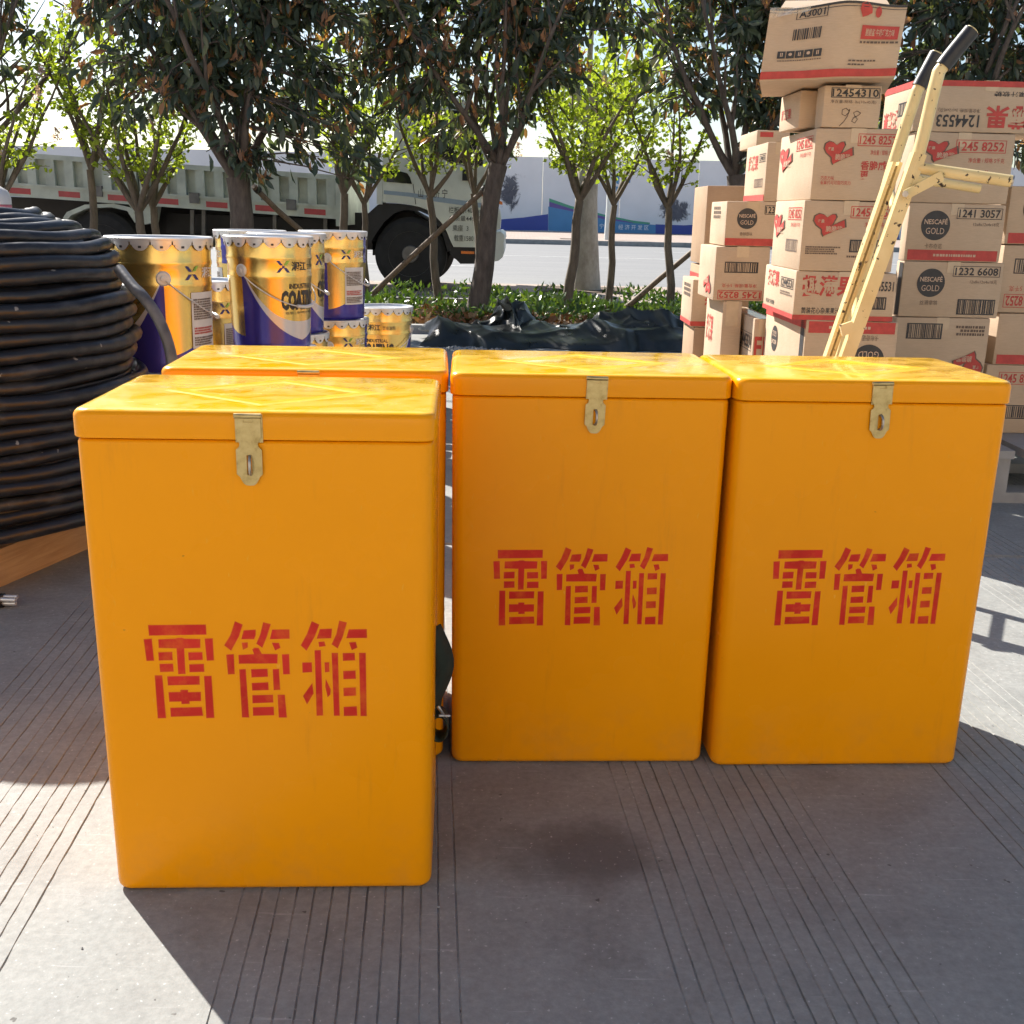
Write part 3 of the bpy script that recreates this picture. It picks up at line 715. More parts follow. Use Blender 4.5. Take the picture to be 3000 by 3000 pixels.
# ------------------------------------------------------------------ cable coil on its timber pallet
def cable_pallet():
    root = thing('timber_pallet', 'pine timber pallet under the black cable coil', 'pallet', (-1.777, 3.12, 0), R(-16))
    for k in (-.45, 0, .45): obj('beam', MB().box((k, 0, .052), (.09, 1.05, .103)), 'pine', root)
    for k in range(7): obj('deck_board', MB().box((0, -.45 + k * .15, .114), (.96, .10 + .01 * rnd.random(), .018)), 'pine', root)
cable_pallet()
def cable_coil():
    root = thing('cable_coil', 'tall coil of thick black cable at the left edge', 'cable coil', (-1.577, 3.05, .125))
    pts, lay = [], []; D = .0385
    loops = [(.483 + .012 * math.sin(k * 2.1) - .0012 * k, .019 + k * .0375) for k in range(15)]
    loops += [(.462, .585), (.470, .622), (.44, .659), (.445, .695), (.432, .730), (.412, .764), (.378, .790), (.342, .803), (.305, .815), (.27, .832), (.24, .842)]
    cx_ = [(rnd.uniform(-.012, .012), rnd.uniform(-.012, .012), rnd.uniform(-.010, .010), rnd.uniform(0, 6.28)) for _ in loops]
    N = 72
    for i in range(len(loops) - 1):
        (r0, z0), (r1, z1) = loops[i], loops[i + 1]; c0, c1 = cx_[i], cx_[i + 1]
        for k in range(N):
            t = k / N; a = 2 * math.pi * t + .9; s = t * t * (3 - 2 * t)
            r = r0 + (r1 - r0) * s; z = z0 + (z1 - z0) * s
            ox = c0[0] + (c1[0] - c0[0]) * s; oy = c0[1] + (c1[1] - c0[1]) * s
            tl = (c0[2] * (1 - s) + c1[2] * s)
            pts.append((ox + r * math.cos(a), oy + r * math.sin(a), z + tl * math.sin(a + c0[3]) * .9 + .003 * math.sin(7 * a + i)))
    def cable(name, pts, parent, mat='cable_black'):
        mb = MB().tube(pts, D * (.40 if mat == 'cable_grey' else .5), 10); me = mb.mesh(name, 60)
        lay = []; L = 0
        for i, p in enumerate(pts):
            if i: L += (Vector(p) - Vector(pts[i - 1])).length
            for k in range(10): lay.append(L * 90 + 2 * math.pi * k / 10)
        at_ = me.attributes.new('lay', 'FLOAT', 'POINT'); at_.data.foreach_set('value', lay)
        return link(name, me, mat, parent)
    cable('coiled_cable', pts, root)
    ip = []
    for i in range(20):
        for k in range(48): a = 2 * math.pi * k / 48; r = loops[i][0] - .036; ip.append((r * math.cos(a), r * math.sin(a), .036 + (i + k / 48) * .0365))
    cable('inner_layer', ip, root)
    # inner turns that fill the core so the top reads as packed loops
    for k in range(5):
        r = .375 - k * .04; cable('inner_turn', [(r * math.cos(a), r * math.sin(a), .715 - .012 * k + .006 * math.sin(a * 2 + k)) for a in [2 * math.pi * j / 60 for j in range(61)]], root)
    o = Vector(root.location)
    path = [at(225, 508, 2.98), at(250, 540, 2.93), at(272, 562, 2.90), at(298, 600, 2.88), at(318, 650, 2.86), at(326, 700, 2.85), at(330, 800, 2.85), at(322, 900, 2.87), at(300, 990, 2.90), at(268, 1040, 2.95)]
    P = []
    for i in range(len(path) - 1):
        p0, p1, p2, p3 = path[max(i - 1, 0)], path[i], path[i + 1], path[min(i + 2, len(path) - 1)]
        for k in range(6):
            t = k / 6
            P.append(.5 * ((2 * p1) + (p2 - p0) * t + (2 * p0 - 5 * p1 + 4 * p2 - p3) * t * t + (3 * p1 - p0 - 3 * p2 + p3) * t ** 3) - o)
    cable('loose_strand', P, root, 'cable_grey')
    return cable
cable = cable_coil()
g = on_ground(22, 1146)
ce = thing('cable_end', 'cut black cable end with bare metal cores on the concrete', 'cable', (g.x, g.y, 0))
cable('sheath', [(-.32, .06, .018), (-.2, .03, .018), (-.1, .01, .018), (-.02, 0, .018)], ce)
for dx_, dy_, dz_ in ((.0, .006, .026), (.003, -.007, .024), (-.002, 0, .011)):
    obj('metal_core', MB().tube([(-.03, dy_, dz_), (.014 + dx_, dy_ * 1.3, dz_)], .0062, 8), 'lid_tin', ce, 60)
dm = at(13, 380, 6.2)
dr = thing('plastic_drum', 'white and pink rounded drum behind the cable coil at the left edge', 'drum', (dm.x - .27, 6.2, 0))
obj('drum_body', MB().lathe([(.255, 0), (.27, .03), (.27, .98), (.262, .985)], 32, cap=True), 'drum_pink', dr, 40)
obj('drum_top', MB().lathe([(.27, .985), (.27, 1.02), (.255, 1.06), (.20, 1.095), (.08, 1.11), (.01, 1.11)], 32, cap=True), 'drum_white', dr, 40)

# ------------------------------------------------------------------ paint pails
PR, PH_ = .1435, .372
def pail_proto():
    me_l = {}
    n = 64; prof = [(.128, 0.), (.131, .006), (.1315, .03), (.1385, .232), (.1405, .238), (.1405, .246), (.1390, .252), (.1400, .292), (.1425, .298), (.1425, .306), (.1405, .312), (.1425, .352)]
    mb = MB().lathe(prof, n); me = mb.mesh('can', 35)
    uv = me.uv_layers.new(name='UVMap')
    for pl in me.polygons:
        ang = [math.atan2(me.vertices[v].co.x, -me.vertices[v].co.y) / math.pi for v in pl.vertices]
        if max(ang) - min(ang) > 1: ang = [a + 2 if a < 0 else a for a in ang]
        sh = 2 if sum(ang) / len(ang) > 1 else 0
        for li, a, v in zip(pl.loop_indices, ang, pl.vertices): uv.data[li].uv = (a - sh, me.vertices[v].co.z / .352)
    me_l['can'] = me
    # pressed lid with scalloped tabs folded over the rim
    lb = MB().lathe([(.02, .358), (.118, .358), (.124, .361), (.136, .361), (.140, .371), (.146, .3725), (.1495, .370), (.1497, .364), (.147, .360), (.1455, .3605)], n)
    lb.lathe([(0.001, .358), (.02, .358)], 16)
    T = 16
    for k in range(T):
        a0 = 2 * math.pi * k / T
        for (s0, s1, t0, t1) in ((-1, 1, .336, .363),):
            vs, fs = [], []; m_ = 10
            for i in range(m_ + 1):
                s = -1 + 2 * i / m_; a = a0 + s * (math.pi / T) * .93
                zb = .3365 + .019 * (abs(s) ** 2.6)
                for z, rr in ((.364, .1494), (.352, .1482), (zb, .1462)): vs.append((rr * math.cos(a), rr * math.sin(a), min(z, .364)))
            for i in range(m_):
                for j in range(2): fs.append((i * 3 + j, i * 3 + j + 1, (i + 1) * 3 + j + 1, (i + 1) * 3 + j))
            lb.add(vs, fs)
    me_l['lid'] = lb.mesh('lid', 50)
    hb = MB()
    for k in range(T):
        a = 2 * math.pi * k / T; c = Vector((.1477 * math.cos(a), .1477 * math.sin(a), .3465)); rot = Matrix.Rotation(a, 3, 'Z')
        hb.box(c, (.003, .008, .006), rot)
    me_l['tab_slots'] = hb.mesh('tab_slots')
    er = MB()
    for z_, r_ in ((0, .018), (.004, .017), (.006, .008), (.014, .007)): pass
    er.lathe([(.0205, 0), (.0205, .004), (.017, .007), (.008, .007), (.0075, .014), (.002, .0145)], 20, cap=True)
    me_l['ear'] = er.mesh('ear', 40)
    wb_ = MB(); pts = []
    for k in range(25):
        a = math.pi * k / 24; y = -.152 * math.sin(a) * 1.0; pts.append((.150 * math.cos(a), y, .262 - .118 * math.sin(a) ** .9))
    wb_.tube(pts, .0022, 6); me_l['bail'] = wb_.mesh('bail', 60)
    gb = MB().tube([pts[10], pts[11], pts[12], pts[13], pts[14]], .006, 8); me_l['grip'] = gb.mesh('grip', 60)
    def wrap(el, r0=.1400):
        vs = []
        for (a, b) in el[0]:
            rr = .1318 + (.1405 - .1318) * (b / .34) + .0022
            th = a / .139; vs.append((rr * math.sin(th), -rr * math.cos(th), b))
        return vs, el[1]
    def pr(name, els, r=.1415):
        mb = MB()
        for e in els: mb.add(*wrap(e, r))
        me_l[name] = mb.mesh(name)
    pr('word_coating', [rect_text('COATING', -.085, .133, .085, .198, .045)]); pr('word_industrial', [rect_text('INDUSTRIAL', -.055, .203, .055, .220, .015)]); pr('brand_lettering', [rect_text('湘江', -.045, .262, .02, .291, .02)])
    pr('category_lettering', [rect_text('工业涂料', .03, .264, .095, .284, .01)]); pr('fine_print', [rect_text('性能 | 新专研 | 环保', -.07, .118, .07, .128, .0)])
    s = .0145; ca, cb = -.075, .276
    def chev(sx, sy, rot):
        q = [(0, .0035), (.013, .0165), (.0185, .011), (.0075, 0)]
        q2 = [(ca + x * sx, cb + y * sy) for x, y in q]; return q2, [(0, 1, 2, 3)]
    def tri(ax, ay):
        w = .0042; p = [(ca + ax * .001, cb + ay * .004), (ca + ax * .013, cb + ay * .019), (ca + ax * .023, cb + ay * .019), (ca + ax * .011, cb + ay * .004)]
        return p, [(0, 1, 2, 3)]
    pr('logo_arms', [tri(-1, -1), tri(1, -1), tri(-1, 1), ([(ca - .004, cb - .004), (ca + .004, cb - .004), (ca + .004, cb + .002), (ca - .004, cb + .002)], [(0, 1, 2, 3)])]); pr('logo_top', [tri(1, 1)])
    H = .139 * math.pi
    # rear face: small logo and paper data label
    lab = lambda x: x + H * .80
    def grid(a0, b0, a1, b1, n=12):
        v = []; f = []
        for i in range(n + 1): v += [(a0 + (a1 - a0) * i / n, b0), (a0 + (a1 - a0) * i / n, b1)]
        for i in range(n): f.append((2 * i, 2 * i + 2, 2 * i + 3, 2 * i + 1))
        return v, f
    pr('data_label', [grid(lab(-.055), .065, lab(.055), .222)])
    tx = smudge2(lab(-.048), .145, lab(.048), .205, 3, 9); tx2 = smudge2(lab(-.048), .072, lab(.048), .098, 5, 4); tr = smudge2(lab(-.048), .104, lab(.048), .125, 9, 3)
    def lift(el): return [(a, b) for a, b in el[0]], el[1]
    def pr2(name, els):
        mb = MB()
        for e in els:
            vs = []
            for (a, b) in e[0]:
                rr = .1318 + (.1405 - .1318) * (b / .34) + .0030; th = a / .139; vs.append((rr * math.sin(th), -rr * math.cos(th), b))
            mb.add(vs, e[1])
        me_l[name] = mb.mesh(name)
    pr2('label_print', [tx, tx2]); pr2('warning_print', [tr])
    ca, cb = lab(-.048), .276
    pr('side_logo_arms', [tri(-1, -1), tri(1, -1), tri(-1, 1)]); pr('side_logo_top', [tri(1, 1)])
    pr('side_lettering', [rect_text('湘江', lab(-.012), .262, lab(.050), .291, .02)])
    return me_l
PM = pail_proto()
def pail(label, x, y, z, rz, group='gold and blue paint pails', bail_dn=True):
    r = thing('paint_pail', label, 'paint pail', (x, y, z), rz, group)
    c = link('can', PM['can'], 'pail_print', r)
    l = link('lid', PM['lid'], 'lid_tin', r); tag(link('tab_slots', PM['tab_slots'], 'ink_black', l), kind='stuff')
    for s in (-1, 1): link('ear', PM['ear'], 'wire_white', r, (s * .138, 0, .262), (0, s * math.pi / 2, 0))
    b = link('bail', PM['bail'], 'wire_white', r, rot=(0, 0, 0 if bail_dn else math.pi)); link('grip', PM['grip'], 'wire_white', b)
    for w_ in ('word_coating', 'word_industrial', 'brand_lettering', 'category_lettering', 'fine_print'): link(w_, PM[w_], 'ink_black', c)
    link('logo_arms', PM['logo_arms'], 'logo_blue', c); link('logo_top', PM['logo_top'], 'logo_green', c)
    link('data_label', PM['data_label'], 'paper_label', c); tag(link('label_print', PM['label_print'], 'ink_brown', c), kind='stuff'); tag(link('warning_print', PM['warning_print'], 'ink_red', c), kind='stuff')
    link('side_logo_arms', PM['side_logo_arms'], 'logo_blue', c); link('side_logo_top', PM['side_logo_top'], 'logo_green', c); link('side_lettering', PM['side_lettering'], 'ink_white', c)
    return r
PZ = .165
pallet_rects = [(-1.36, -1.0, 3.36, 4.30, .071), (-.99, -.45, 3.55, 4.42, PZ), (-1.35, -.40, 4.44, 5.75, PZ)]
for (x0, x1, y0, y1, hz), lb in zip(pallet_rects, ('low pallet under the leftmost stacked paint pails', 'pallet under the front COATING pail stack', 'pallet under the rear paint pails by the tarpaulin')):
    r = thing('pail_pallet', lb, 'pallet', ((x0 + x1) / 2, (y0 + y1) / 2, 0))
    for k in range(3): obj('runner', MB().box(((k - 1) * (x1 - x0) * .42, 0, .07), (.08, y1 - y0, .138)), 'pine', r, loc=(0, 0, hz - .1651))
    nb = int((y1 - y0) / .14)
    for k in range(nb): obj('deck_board', MB().box((0, -(y1 - y0) / 2 + (k + .5) * (y1 - y0) / nb, .152), (x1 - x0, .11, .024)), 'pine', r, loc=(0, 0, hz - .1645))
def pc(u0, u1, v, y):
    a, b = at(u0, v, y), at(u1, v, y); return (a.x + b.x) / 2
P1x = pc(202, 397, 447, 3.55)
pail('gold paint pail beside the cable coil, on top of its stack', P1x, 3.55, .071 + PH_ * 1.12, R(-70), bail_dn=False).scale = (1.12,) * 3
pail('paint pail at the bottom of the stack beside the cable coil', P1x + .01, 3.56, .071, R(40)).scale = (1.12,) * 3
P2x = pc(425, 588, 449, 3.76)
pail('front gold pail reading COATING with a large blue swoosh', P2x, 3.76, PZ + PH_, R(62))
pail('lower pail supporting the front COATING pail', P2x, 3.77, PZ, R(20))
a = at(403, 432, 4.62)
pail('rear gold pail whose rim shows above the front COATING pail', a.x + .15, 4.62, PZ + PH_, R(150))
a = at(615, 440, 4.25)
pail('gold pail squeezed between the front pail and the rightmost stack', a.x - .15, 4.25, PZ + PH_, R(100))
pail('lower pail with a white bail loop behind the front COATING pail', a.x - .145, 4.24, PZ, R(15))
a = at(693, 434, 4.85)
pail('rightmost stacked gold pail with a paper data label', a.x - .15, 4.85, PZ + PH_, R(-92), bail_dn=False)
pail('lower gold pail of the rightmost stack, with logo and label', a.x - .147, 4.84, PZ, R(-92), bail_dn=False)
a = at(780, 573, 5.5)
pail('single gold pail at the right end, next to the tarpaulin', a.x - .15, 5.5, PZ, R(-8))
a = at(408, 520, 4.02)
pail('shaded pail in the gap between the left stack and the front pail', a.x + .085 - .15, 4.02, PZ + .205, R(-70))
obj_ = thing('packing_block', 'low timber packing block under the shaded pail', 'block', (a.x + .085 - .15, 4.02, .071)); obj('timber', MB().box((0, 0, .149), (.24, .24, .298)), 'pine', obj_)

# ------------------------------------------------------------------ cartons
def carton(label, X0, X1, yf, dep, Z0, Z1, prints, rz=0., inv=False, mat='kraft', tape=True, name='carton'):
    w, h, d = X1 - X0, Z1 - Z0, dep
    root = thing(name, label, 'carton', ((X0 + X1) / 2, yf + d / 2, Z0), rz, 'stacked cartons')
    q = .0025
    bm_ = rounded_box(-w / 2, w / 2, -d / 2, d / 2, q * .4, h - q * .4, .004, .004, .004, 2, 2)
    # bowed, slightly crushed board
    sd = rnd.uniform(0, 6); vs = []
    for (x, y, z) in bm_.v:
        k = math.sin(math.pi * min(max(z / h, 0), 1))
        vs.append((x + (.002 * k if x > 0 else -.0 * k), y + (.003 * k if y > 0 else 0), z + .0018 * math.sin(9 * x + sd) * (1 if z > h / 2 else 0)))
    bm_.v = vs
    body = obj('board', bm_, mat, root, 35)
    def place(face, el, layer):
        off = .0014 + .0007 * layer; out = []
        for (a, b) in el[0]:
            if inv: a, b = ((w if face == 'F' else d) - a), h - b
            if face == 'F': out.append((-w / 2 + a, -d / 2 - off, b))
            else: out.append((-w / 2 - off, d / 2 - a, b))
        return out, el[1]
    for (nm, face, mt, layer, gen) in prints:
        W_ = w if face == 'F' else d
        mb = MB()
        for el in gen(W_, h): mb.add(*place(face, el, layer))
        if mb.v: link(nm, mb.mesh(nm), mt, root)
    if tape:
        t = MB(); t.add([(-.024, -d / 2 - .001, h * .80), (.024, -d / 2 - .001, h * .80), (.024, -d / 2 - .001, h), (-.024, -d / 2 - .001, h), (.024, d / 2, h + .001), (-.024, d / 2, h + .001), (.024, -d / 2 - .001, h + .001), (-.024, -d / 2 - .001, h + .001)], [(0, 1, 2, 3), (7, 6, 4, 5)])
        link('tape', t.mesh('tape'), 'tape', root)
    return root
def frac(*els):   # elements given in face fractions
    def gen(W_, H_):
        return [([(a * W_, b * H_) for a, b in v], f) for v, f in els]
    return gen
def real(fn): return lambda W_, H_: fn(W_, H_)
def code(face, body, s0, t0, s1, t1, mat):
    return [('code_frame', face, mat, 0, lambda W_, H_: [frame2(s0 * W_, t0 * H_, s1 * W_, t1 * H_, .0022)]),
            ('code_number', face, mat, 0, lambda W_, H_: [rect_text(body, (s0 + .02) * W_, (t0 + .025) * H_, (s1 - .02) * W_, (t1 - .025) * H_, .02)])]
def words(face, body, s0, t0, s1, t1, mat, bold=.01, nm='lettering', layer=0):
    return [(nm, face, mat, layer, lambda W_, H_: [rect_text(body, s0 * W_, t0 * H_, s1 * W_, t1 * H_, bold)])]
def fineprint(face, s0, t0, s1, t1, mat, rows=1, seed=1):
    return [('fine_print', face, mat, 0, lambda W_, H_: [smudge2(s0 * W_, t0 * H_, s1 * W_, t1 * H_, seed, rows)])]
def band(face, t0, t1, s0=0.01, s1=.99, mat='ink_red'):
    return [('printed_band', face, mat, 0, frac(rect2(s0, t0, s1, t1)))]
def barcode(face, s0, t0, s1, t1, seed=1, framed=True, mat='ink_black'):
    o = [('barcode', face, mat, 0, lambda W_, H_: [bars2((s0 + .012) * W_, (t0 + .02) * H_, (s1 - .012) * W_, (t1 - .02) * H_, seed)])]
    if framed: o.append(('barcode_frame', face, mat, 0, lambda W_, H_: [frame2(s0 * W_, t0 * H_, s1 * W_, t1 * H_, .004)]))
    return o
def roundel(face, cs, ct, rf):
    return [('logo_disc', face, 'ink_black', 0, lambda W_, H_: [disc2(cs * W_, ct * H_, rf * H_)]),
            ('logo_lettering', face, 'ink_pale', 1, lambda W_, H_: [rect_text('NESCAFÉ', cs * W_ - rf * H_ * .80, (ct + .02) * H_, cs * W_ + rf * H_ * .80, (ct + .02 + rf * .42) * H_, .02), rect_text('GOLD', cs * W_ - rf * H_ * .64, (ct - rf * .58) * H_, cs * W_ + rf * H_ * .64, (ct - rf * .16) * H_, .0)])]
def heart_logo(face, s0, t0, s1, t1):
    HP = [(.10, .50), (.02, .68), (.05, .88), (.18, .98), (.32, .93), (.42, .82), (.55, .95), (.66, .96), (.70, .84), (.64, .66), (.60, .52), (.30, .30), (.20, .40)]
    RB = [(.28, .40), (.62, .48), (.96, .72), (1.0, .40), (.78, .30), (.62, .20), (.40, .06), (.36, .0), (.30, .14)]
    def grow(P, k):
        cx_ = sum(p[0] for p in P) / len(P); cy_ = sum(p[1] for p in P) / len(P); return [(cx_ + (x - cx_) * k, cy_ + (y - cy_) * k) for x, y in P]
    def mp(P): return [(s0 + (s1 - s0) * x, t0 + (t1 - t0) * y) for x, y in P], [tuple(range(len(P)))]
    L = lambda body, x0, y0, x1, y1: (lambda W_, H_: [rect_text(body, (s0 + (s1 - s0) * x0) * W_, (t0 + (t1 - t0) * y0) * H_, (s0 + (s1 - s0) * x1) * W_, (t0 + (t1 - t0) * y1) * H_, .015)])
    return [('logo_outline', face, 'ink_brown', 0, frac(mp(grow(HP, 1.15)), )), ('logo_outline', face, 'ink_brown', 1, frac(mp(grow(RB, 1.14)))),
            ('logo_heart', face, 'ink_red', 2, frac(mp(HP))), ('logo_ribbon', face, 'ink_red', 3, frac(mp(RB))),
            ('logo_lettering', face, 'ink_pale', 4, L('雀巢', .12, .58, .34, .74)), ('logo_lettering', face, 'ink_pale', 4, L('脆脆鲨', .40, .20, .92, .46))]
def heart_front(num='1245 8252', bc=False, low=True):
    o = heart_logo('F', .11, .50, .45, .82) + code('F', num, .50, .76, .97, .93, 'ink_red') + words('F', '净含量 / 规格: 5千克', .66, .64, .97, .71, 'ink_red', 0)
    if low: o += words('F', '香脆威化\n更', .56, .30, .97, .56, 'ink_red', .02) + words('F', '巧克力味\n雀巢代可可脂巧克力', .10, .22, .46, .34, 'ink_red', 0)
    if bc: o += barcode('F', .52, .28, .86, .46, 4) + fineprint('F', .05, .24, .42, .36, 'ink_brown', 4, 8) + fineprint('F', .5, .2, .86, .24, 'ink_brown', 1, 3)
    return o
def heart_side(bc=True):
    o = code('L', '1245 8252', .50, .72, .95, .90, 'ink_red') + words('L', '净含量5千克', .62, .62, .92, .68, 'ink_red', 0) + heart_logo('L', .02, .45, .40, .80)
    if bc: o += barcode('L', .50, .26, .88, .44, 6, True, 'ink_brown')
    return o
def gold_front(num, sub='12x8x12x4x18克', bandy=True, flat='卡布奇诺', bc=None):
    o = roundel('F', .29, .62, .255) + code('F', num, .50, .74, .97, .93, 'ink_black') + words('F', sub, .68, .62, .95, .69, 'ink_brown', 0) + words('F', flat, .20, .22, .38, .31, 'ink_brown', 0)
    if bandy: o += band('F', .02, .20, .03, .97) + [('band_print', 'F', 'ink_pale', 1, lambda W_, H_: [smudge2(.3 * W_, .08 * H_, .75 * W_, .14 * H_, 5)])]
    if bc: o += barcode('F', *bc, 7)
    return o
def juice_front(inv=False):
    return words('F', '趣满果', .06, .48, .60, .92, 'ink_red', .03, 'brush_lettering') + words('F', '12445531', .72, .62, .98, .82, 'ink_black', .02, 'code_number') + words('F', '筒装花心杂果果汁软糖', .08, .13, .56, .26, 'ink_black', .01) + band('F', .0, .10, 0, 1) + barcode('F', .62, .24, .92, .50, 3)
def juice_side():
    return words('L', '趣满果', .12, .56, .50, .92, 'ink_red', .03, 'brush_lettering') + code('L', '12445531', .56, .60, .96, .82, 'ink_black') + band('L', .0, .10, 0, 1) + fineprint('L', .56, .44, .96, .54, 'ink_brown', 2, 3) + words('L', '软糖', .1, .16, .4, .26, 'ink_black', 0)
def gold_side(num='1232 6608'):
    return roundel('L', .72, .5, .22) + fineprint('L', .05, .75, .40, .9, 'ink_black', 2, 2) + band('L', .0, .14, 0, 1)

def scrawl():
    S9 = [(.46, .40), (.40, .46), (.34, .42), (.34, .32), (.40, .28), (.46, .36), (.47, .44), (.44, .28), (.38, .14), (.31, .04)]
    S8 = [(.66, .36), (.60, .40), (.54, .36), (.57, .28), (.62, .21), (.58, .12), (.52, .16), (.55, .24), (.63, .30), (.67, .36)]
    def gen(W_, H_):
        out = []
        for S in (S9, S8):
            P = [Vector((a * W_, b * H_)) for a, b in S]; v, f = [], []
            for i, p in enumerate(P):
                t = (P[min(i + 1, len(P) - 1)] - P[max(i - 1, 0)]).normalized(); n = Vector((-t.y, t.x)) * .0013; v += [tuple(p + n), tuple(p - n)]
            for i in range(len(P) - 1): f.append((2 * i, 2 * i + 1, 2 * i + 3, 2 * i + 2))
            out.append((v, f))
        return out
    return [('handwriting', 'F', 'ink_brown', 0, gen)]
def zt(u, v, y): return at(u, v, y).z
def xt(u, v, y): return at(u, v, y).x
def back_depth(X0, u, v, yf):
    d = at(u, v, 1.0).x; return X0 / d - yf
PAL = .20
# grey plastic pallet under the whole stack
pr_ = thing('plastic_pallet', 'grey plastic pallet under the tall carton stacks', 'pallet', (1.75, 4.45, 0))
for k in range(9): obj('deck_slat', MB().box((-.86 + k * .215, 0, .185), (.17, 1.15, .03)), 'pallet_grey', pr_)
for j in (-.5, 0, .5):
    obj('skid', MB().box((0, j, .02), (1.9, .12, .04)), 'pallet_grey', pr_)
    for k in (-.8, 0, .8): obj('foot', MB().box((k, j, .105), (.16, .12, .13)), 'pallet_grey', pr_)

def column(yf, rows, base=PAL):
    """rows bottom to top: (label, u_left, u_right, v_top, u_back, prints, opts)"""
    z = base
    for (lab, u0, u1, vt, ub, pr, kw) in rows:
        kw = dict(kw); y = yf + kw.pop('dy', 0.); vm = vt + 40
        X0 = xt(u0, vm, y); X1 = xt(u1, vm, y); Z1 = zt((u0 + u1) / 2, vt, y)
        dep = back_depth(X0, ub, vm, y) if ub else kw.pop('dep', .42)
        kw.pop('dep', None)
        carton(lab, X0, X1, y, dep, z, Z1, pr, **kw); z = Z1
H_ = heart_front
column(3.55, [
    ('plain carton at the base of the front stack, behind the right yellow box', 1520, 1690, 725, 1448, [], {}),
    ('upside-down coffee carton with red band on top, low in the front stack', 1516, 1690, 605, 1443, gold_front('1232 6605') + gold_side() + [('side_panel', 'L', 'ink_black', 0, frac(rect2(.02, .02, .10, .98)))], {'inv': True, 'rz': .01}),
    ('carton with large red brush lettering and a red bottom band', 1501, 1690, 513, 1440, juice_front() + juice_side(), {'rz': -.012}),
    ('second carton down with red heart logo, red code and barcode', 1515, 1692, 379, 1461, H_(bc=True, low=False) + heart_side(), {}),
    ('upper red-heart carton of the front stack, under the 12454310 carton', 1535, 1696, 242, 1474, H_() + heart_side(False), {'rz': .012}),
    ('small carton coded 12454310 with 98 scrawled on it', 1553, 1661, 160, 1540, code('F', '12454310', .12, .70, .97, .93, 'ink_black') + words('F', '净含量/规格: 3x(10x45克)', .12, .56, .92, .65, 'ink_brown', 0) + scrawl(), {'dep': .3}),
])
column(4.15, [
    ('plain carton at the base of the right stack', 1690, 1865, 712, None, [], {}),
    ('carton with barcode and upside-down red heart logo in the right stack', 1687, 1864, 599, None, heart_logo('F', .02, .55, .34, .95) + barcode('F', .50, .10, .88, .36, 8) + fineprint('F', .05, .12, .36, .30, 'ink_brown', 3, 4), {'inv': True}),
    ('coffee carton coded 1232 6608 with black roundel and barcode', 1701, 1890, 494, 1688, gold_front('1232 6608', bandy=False, bc=(.58, .06, .96, .34), flat='丝滑拿铁') + [('side_panel', 'L', 'ink_black', 0, frac(rect2(.45, .03, .97, .97)))], {'rz': .008}),
    ('coffee carton coded 1241 3057 with black roundel and red band', 1713, 1894, 384, 1702, gold_front('1241 3057'), {'rz': -.01}),
    ('red-heart carton behind the hand truck handle', 1722, 1912, 250, 1690, heart_logo('F', .10, .58, .44, .88) + code('F', '1245 8252', .42, .72, .92, .90, 'ink_red') + words('F', '净含量 / 规格 5千克', .56, .58, .92, .65, 'ink_red', 0) + words('F', '香脆威化', .46, .34, .80, .48, 'ink_red', .02), {}),
    ('wide upside-down carton with red brush lettering, topmost on the right', 1727, 2010, 152, 1669, words('F', '趣满果', .06, .46, .52, .92, 'ink_red', .03, 'brush_lettering') + words('F', '12445531', .56, .66, .88, .90, 'ink_black', .02, 'code_number') + words('F', '净含量/规格: 3x(12x45克)', .56, .53, .84, .62, 'ink_brown', 0) + words('F', '筒装果汁软糖', .16, .20, .48, .30, 'ink_black', .01) + band('F', .01, .12, 0, 1) + band('L', .01, .14, 0, 1) + words('L', '趣满果', .5, .5, .95, .9, 'ink_red', .03, 'brush_lettering') + barcode('L', .05, .38, .5, .65, 5), {'inv': True, 'dep': .4}),
])
column(4.22, [
    ('carton at the lower right edge with a red code and barcode', 1857, 2060, 690, None, code('F', '1245 8252', .12, .72, .5, .90, 'ink_red') + barcode('F', .16, .22, .5, .42, 2) + heart_logo('F', .04, .45, .10, .6), {}),
    ('upside-down coffee carton coded 1232 6605 with a red band on top', 1880, 2075, 592, None, words('F', '1232 6605', .55, .10, .97, .32, 'ink_black', .02, 'code_number') + words('F', '12x8x12x4x18克', .6, .36, .9, .44, 'ink_brown', 0) + band('F', .02, .2, .03, .97), {}),
    ('upside-down red-heart carton at the right edge with barcode above code', 1890, 2085, 463, None, code('F', '1245 8252', .55, .72, .94, .92, 'ink_red') + words('F', '净含量 5千克', .6, .60, .9, .68, 'ink_red', 0) + barcode('F', .55, .20, .88, .42, 6), {'inv': True}),
    ('coffee carton with red band cut by the right edge of the picture', 1902, 2090, 352, None, gold_front('1241 3057'), {'rz': .012}),
])
column(4.2, [
    ('plain carton at the base of the left carton stack', 1424, 1520, 760, 1366, [], {}),
    ('carton coded 12445531 on its sunlit side, jutting out low on the left', 1421, 1462, 602, 1366, words('F', 'FR', .06, .55, .95, .8, 'ink_red', .02) + band('F', 0, .12, 0, 1) + code('L', '12445531', .55, .62, .96, .82, 'ink_black') + band('L', 0, .12, 0, 1) + barcode('L', .45, .22, .85, .46, 9, True, 'ink_brown') + words('L', '趣满果', .03, .16, .3, .4, 'ink_red', .02), {'dy': -.08}),
])
zb = zt(1390, 568, 4.3)
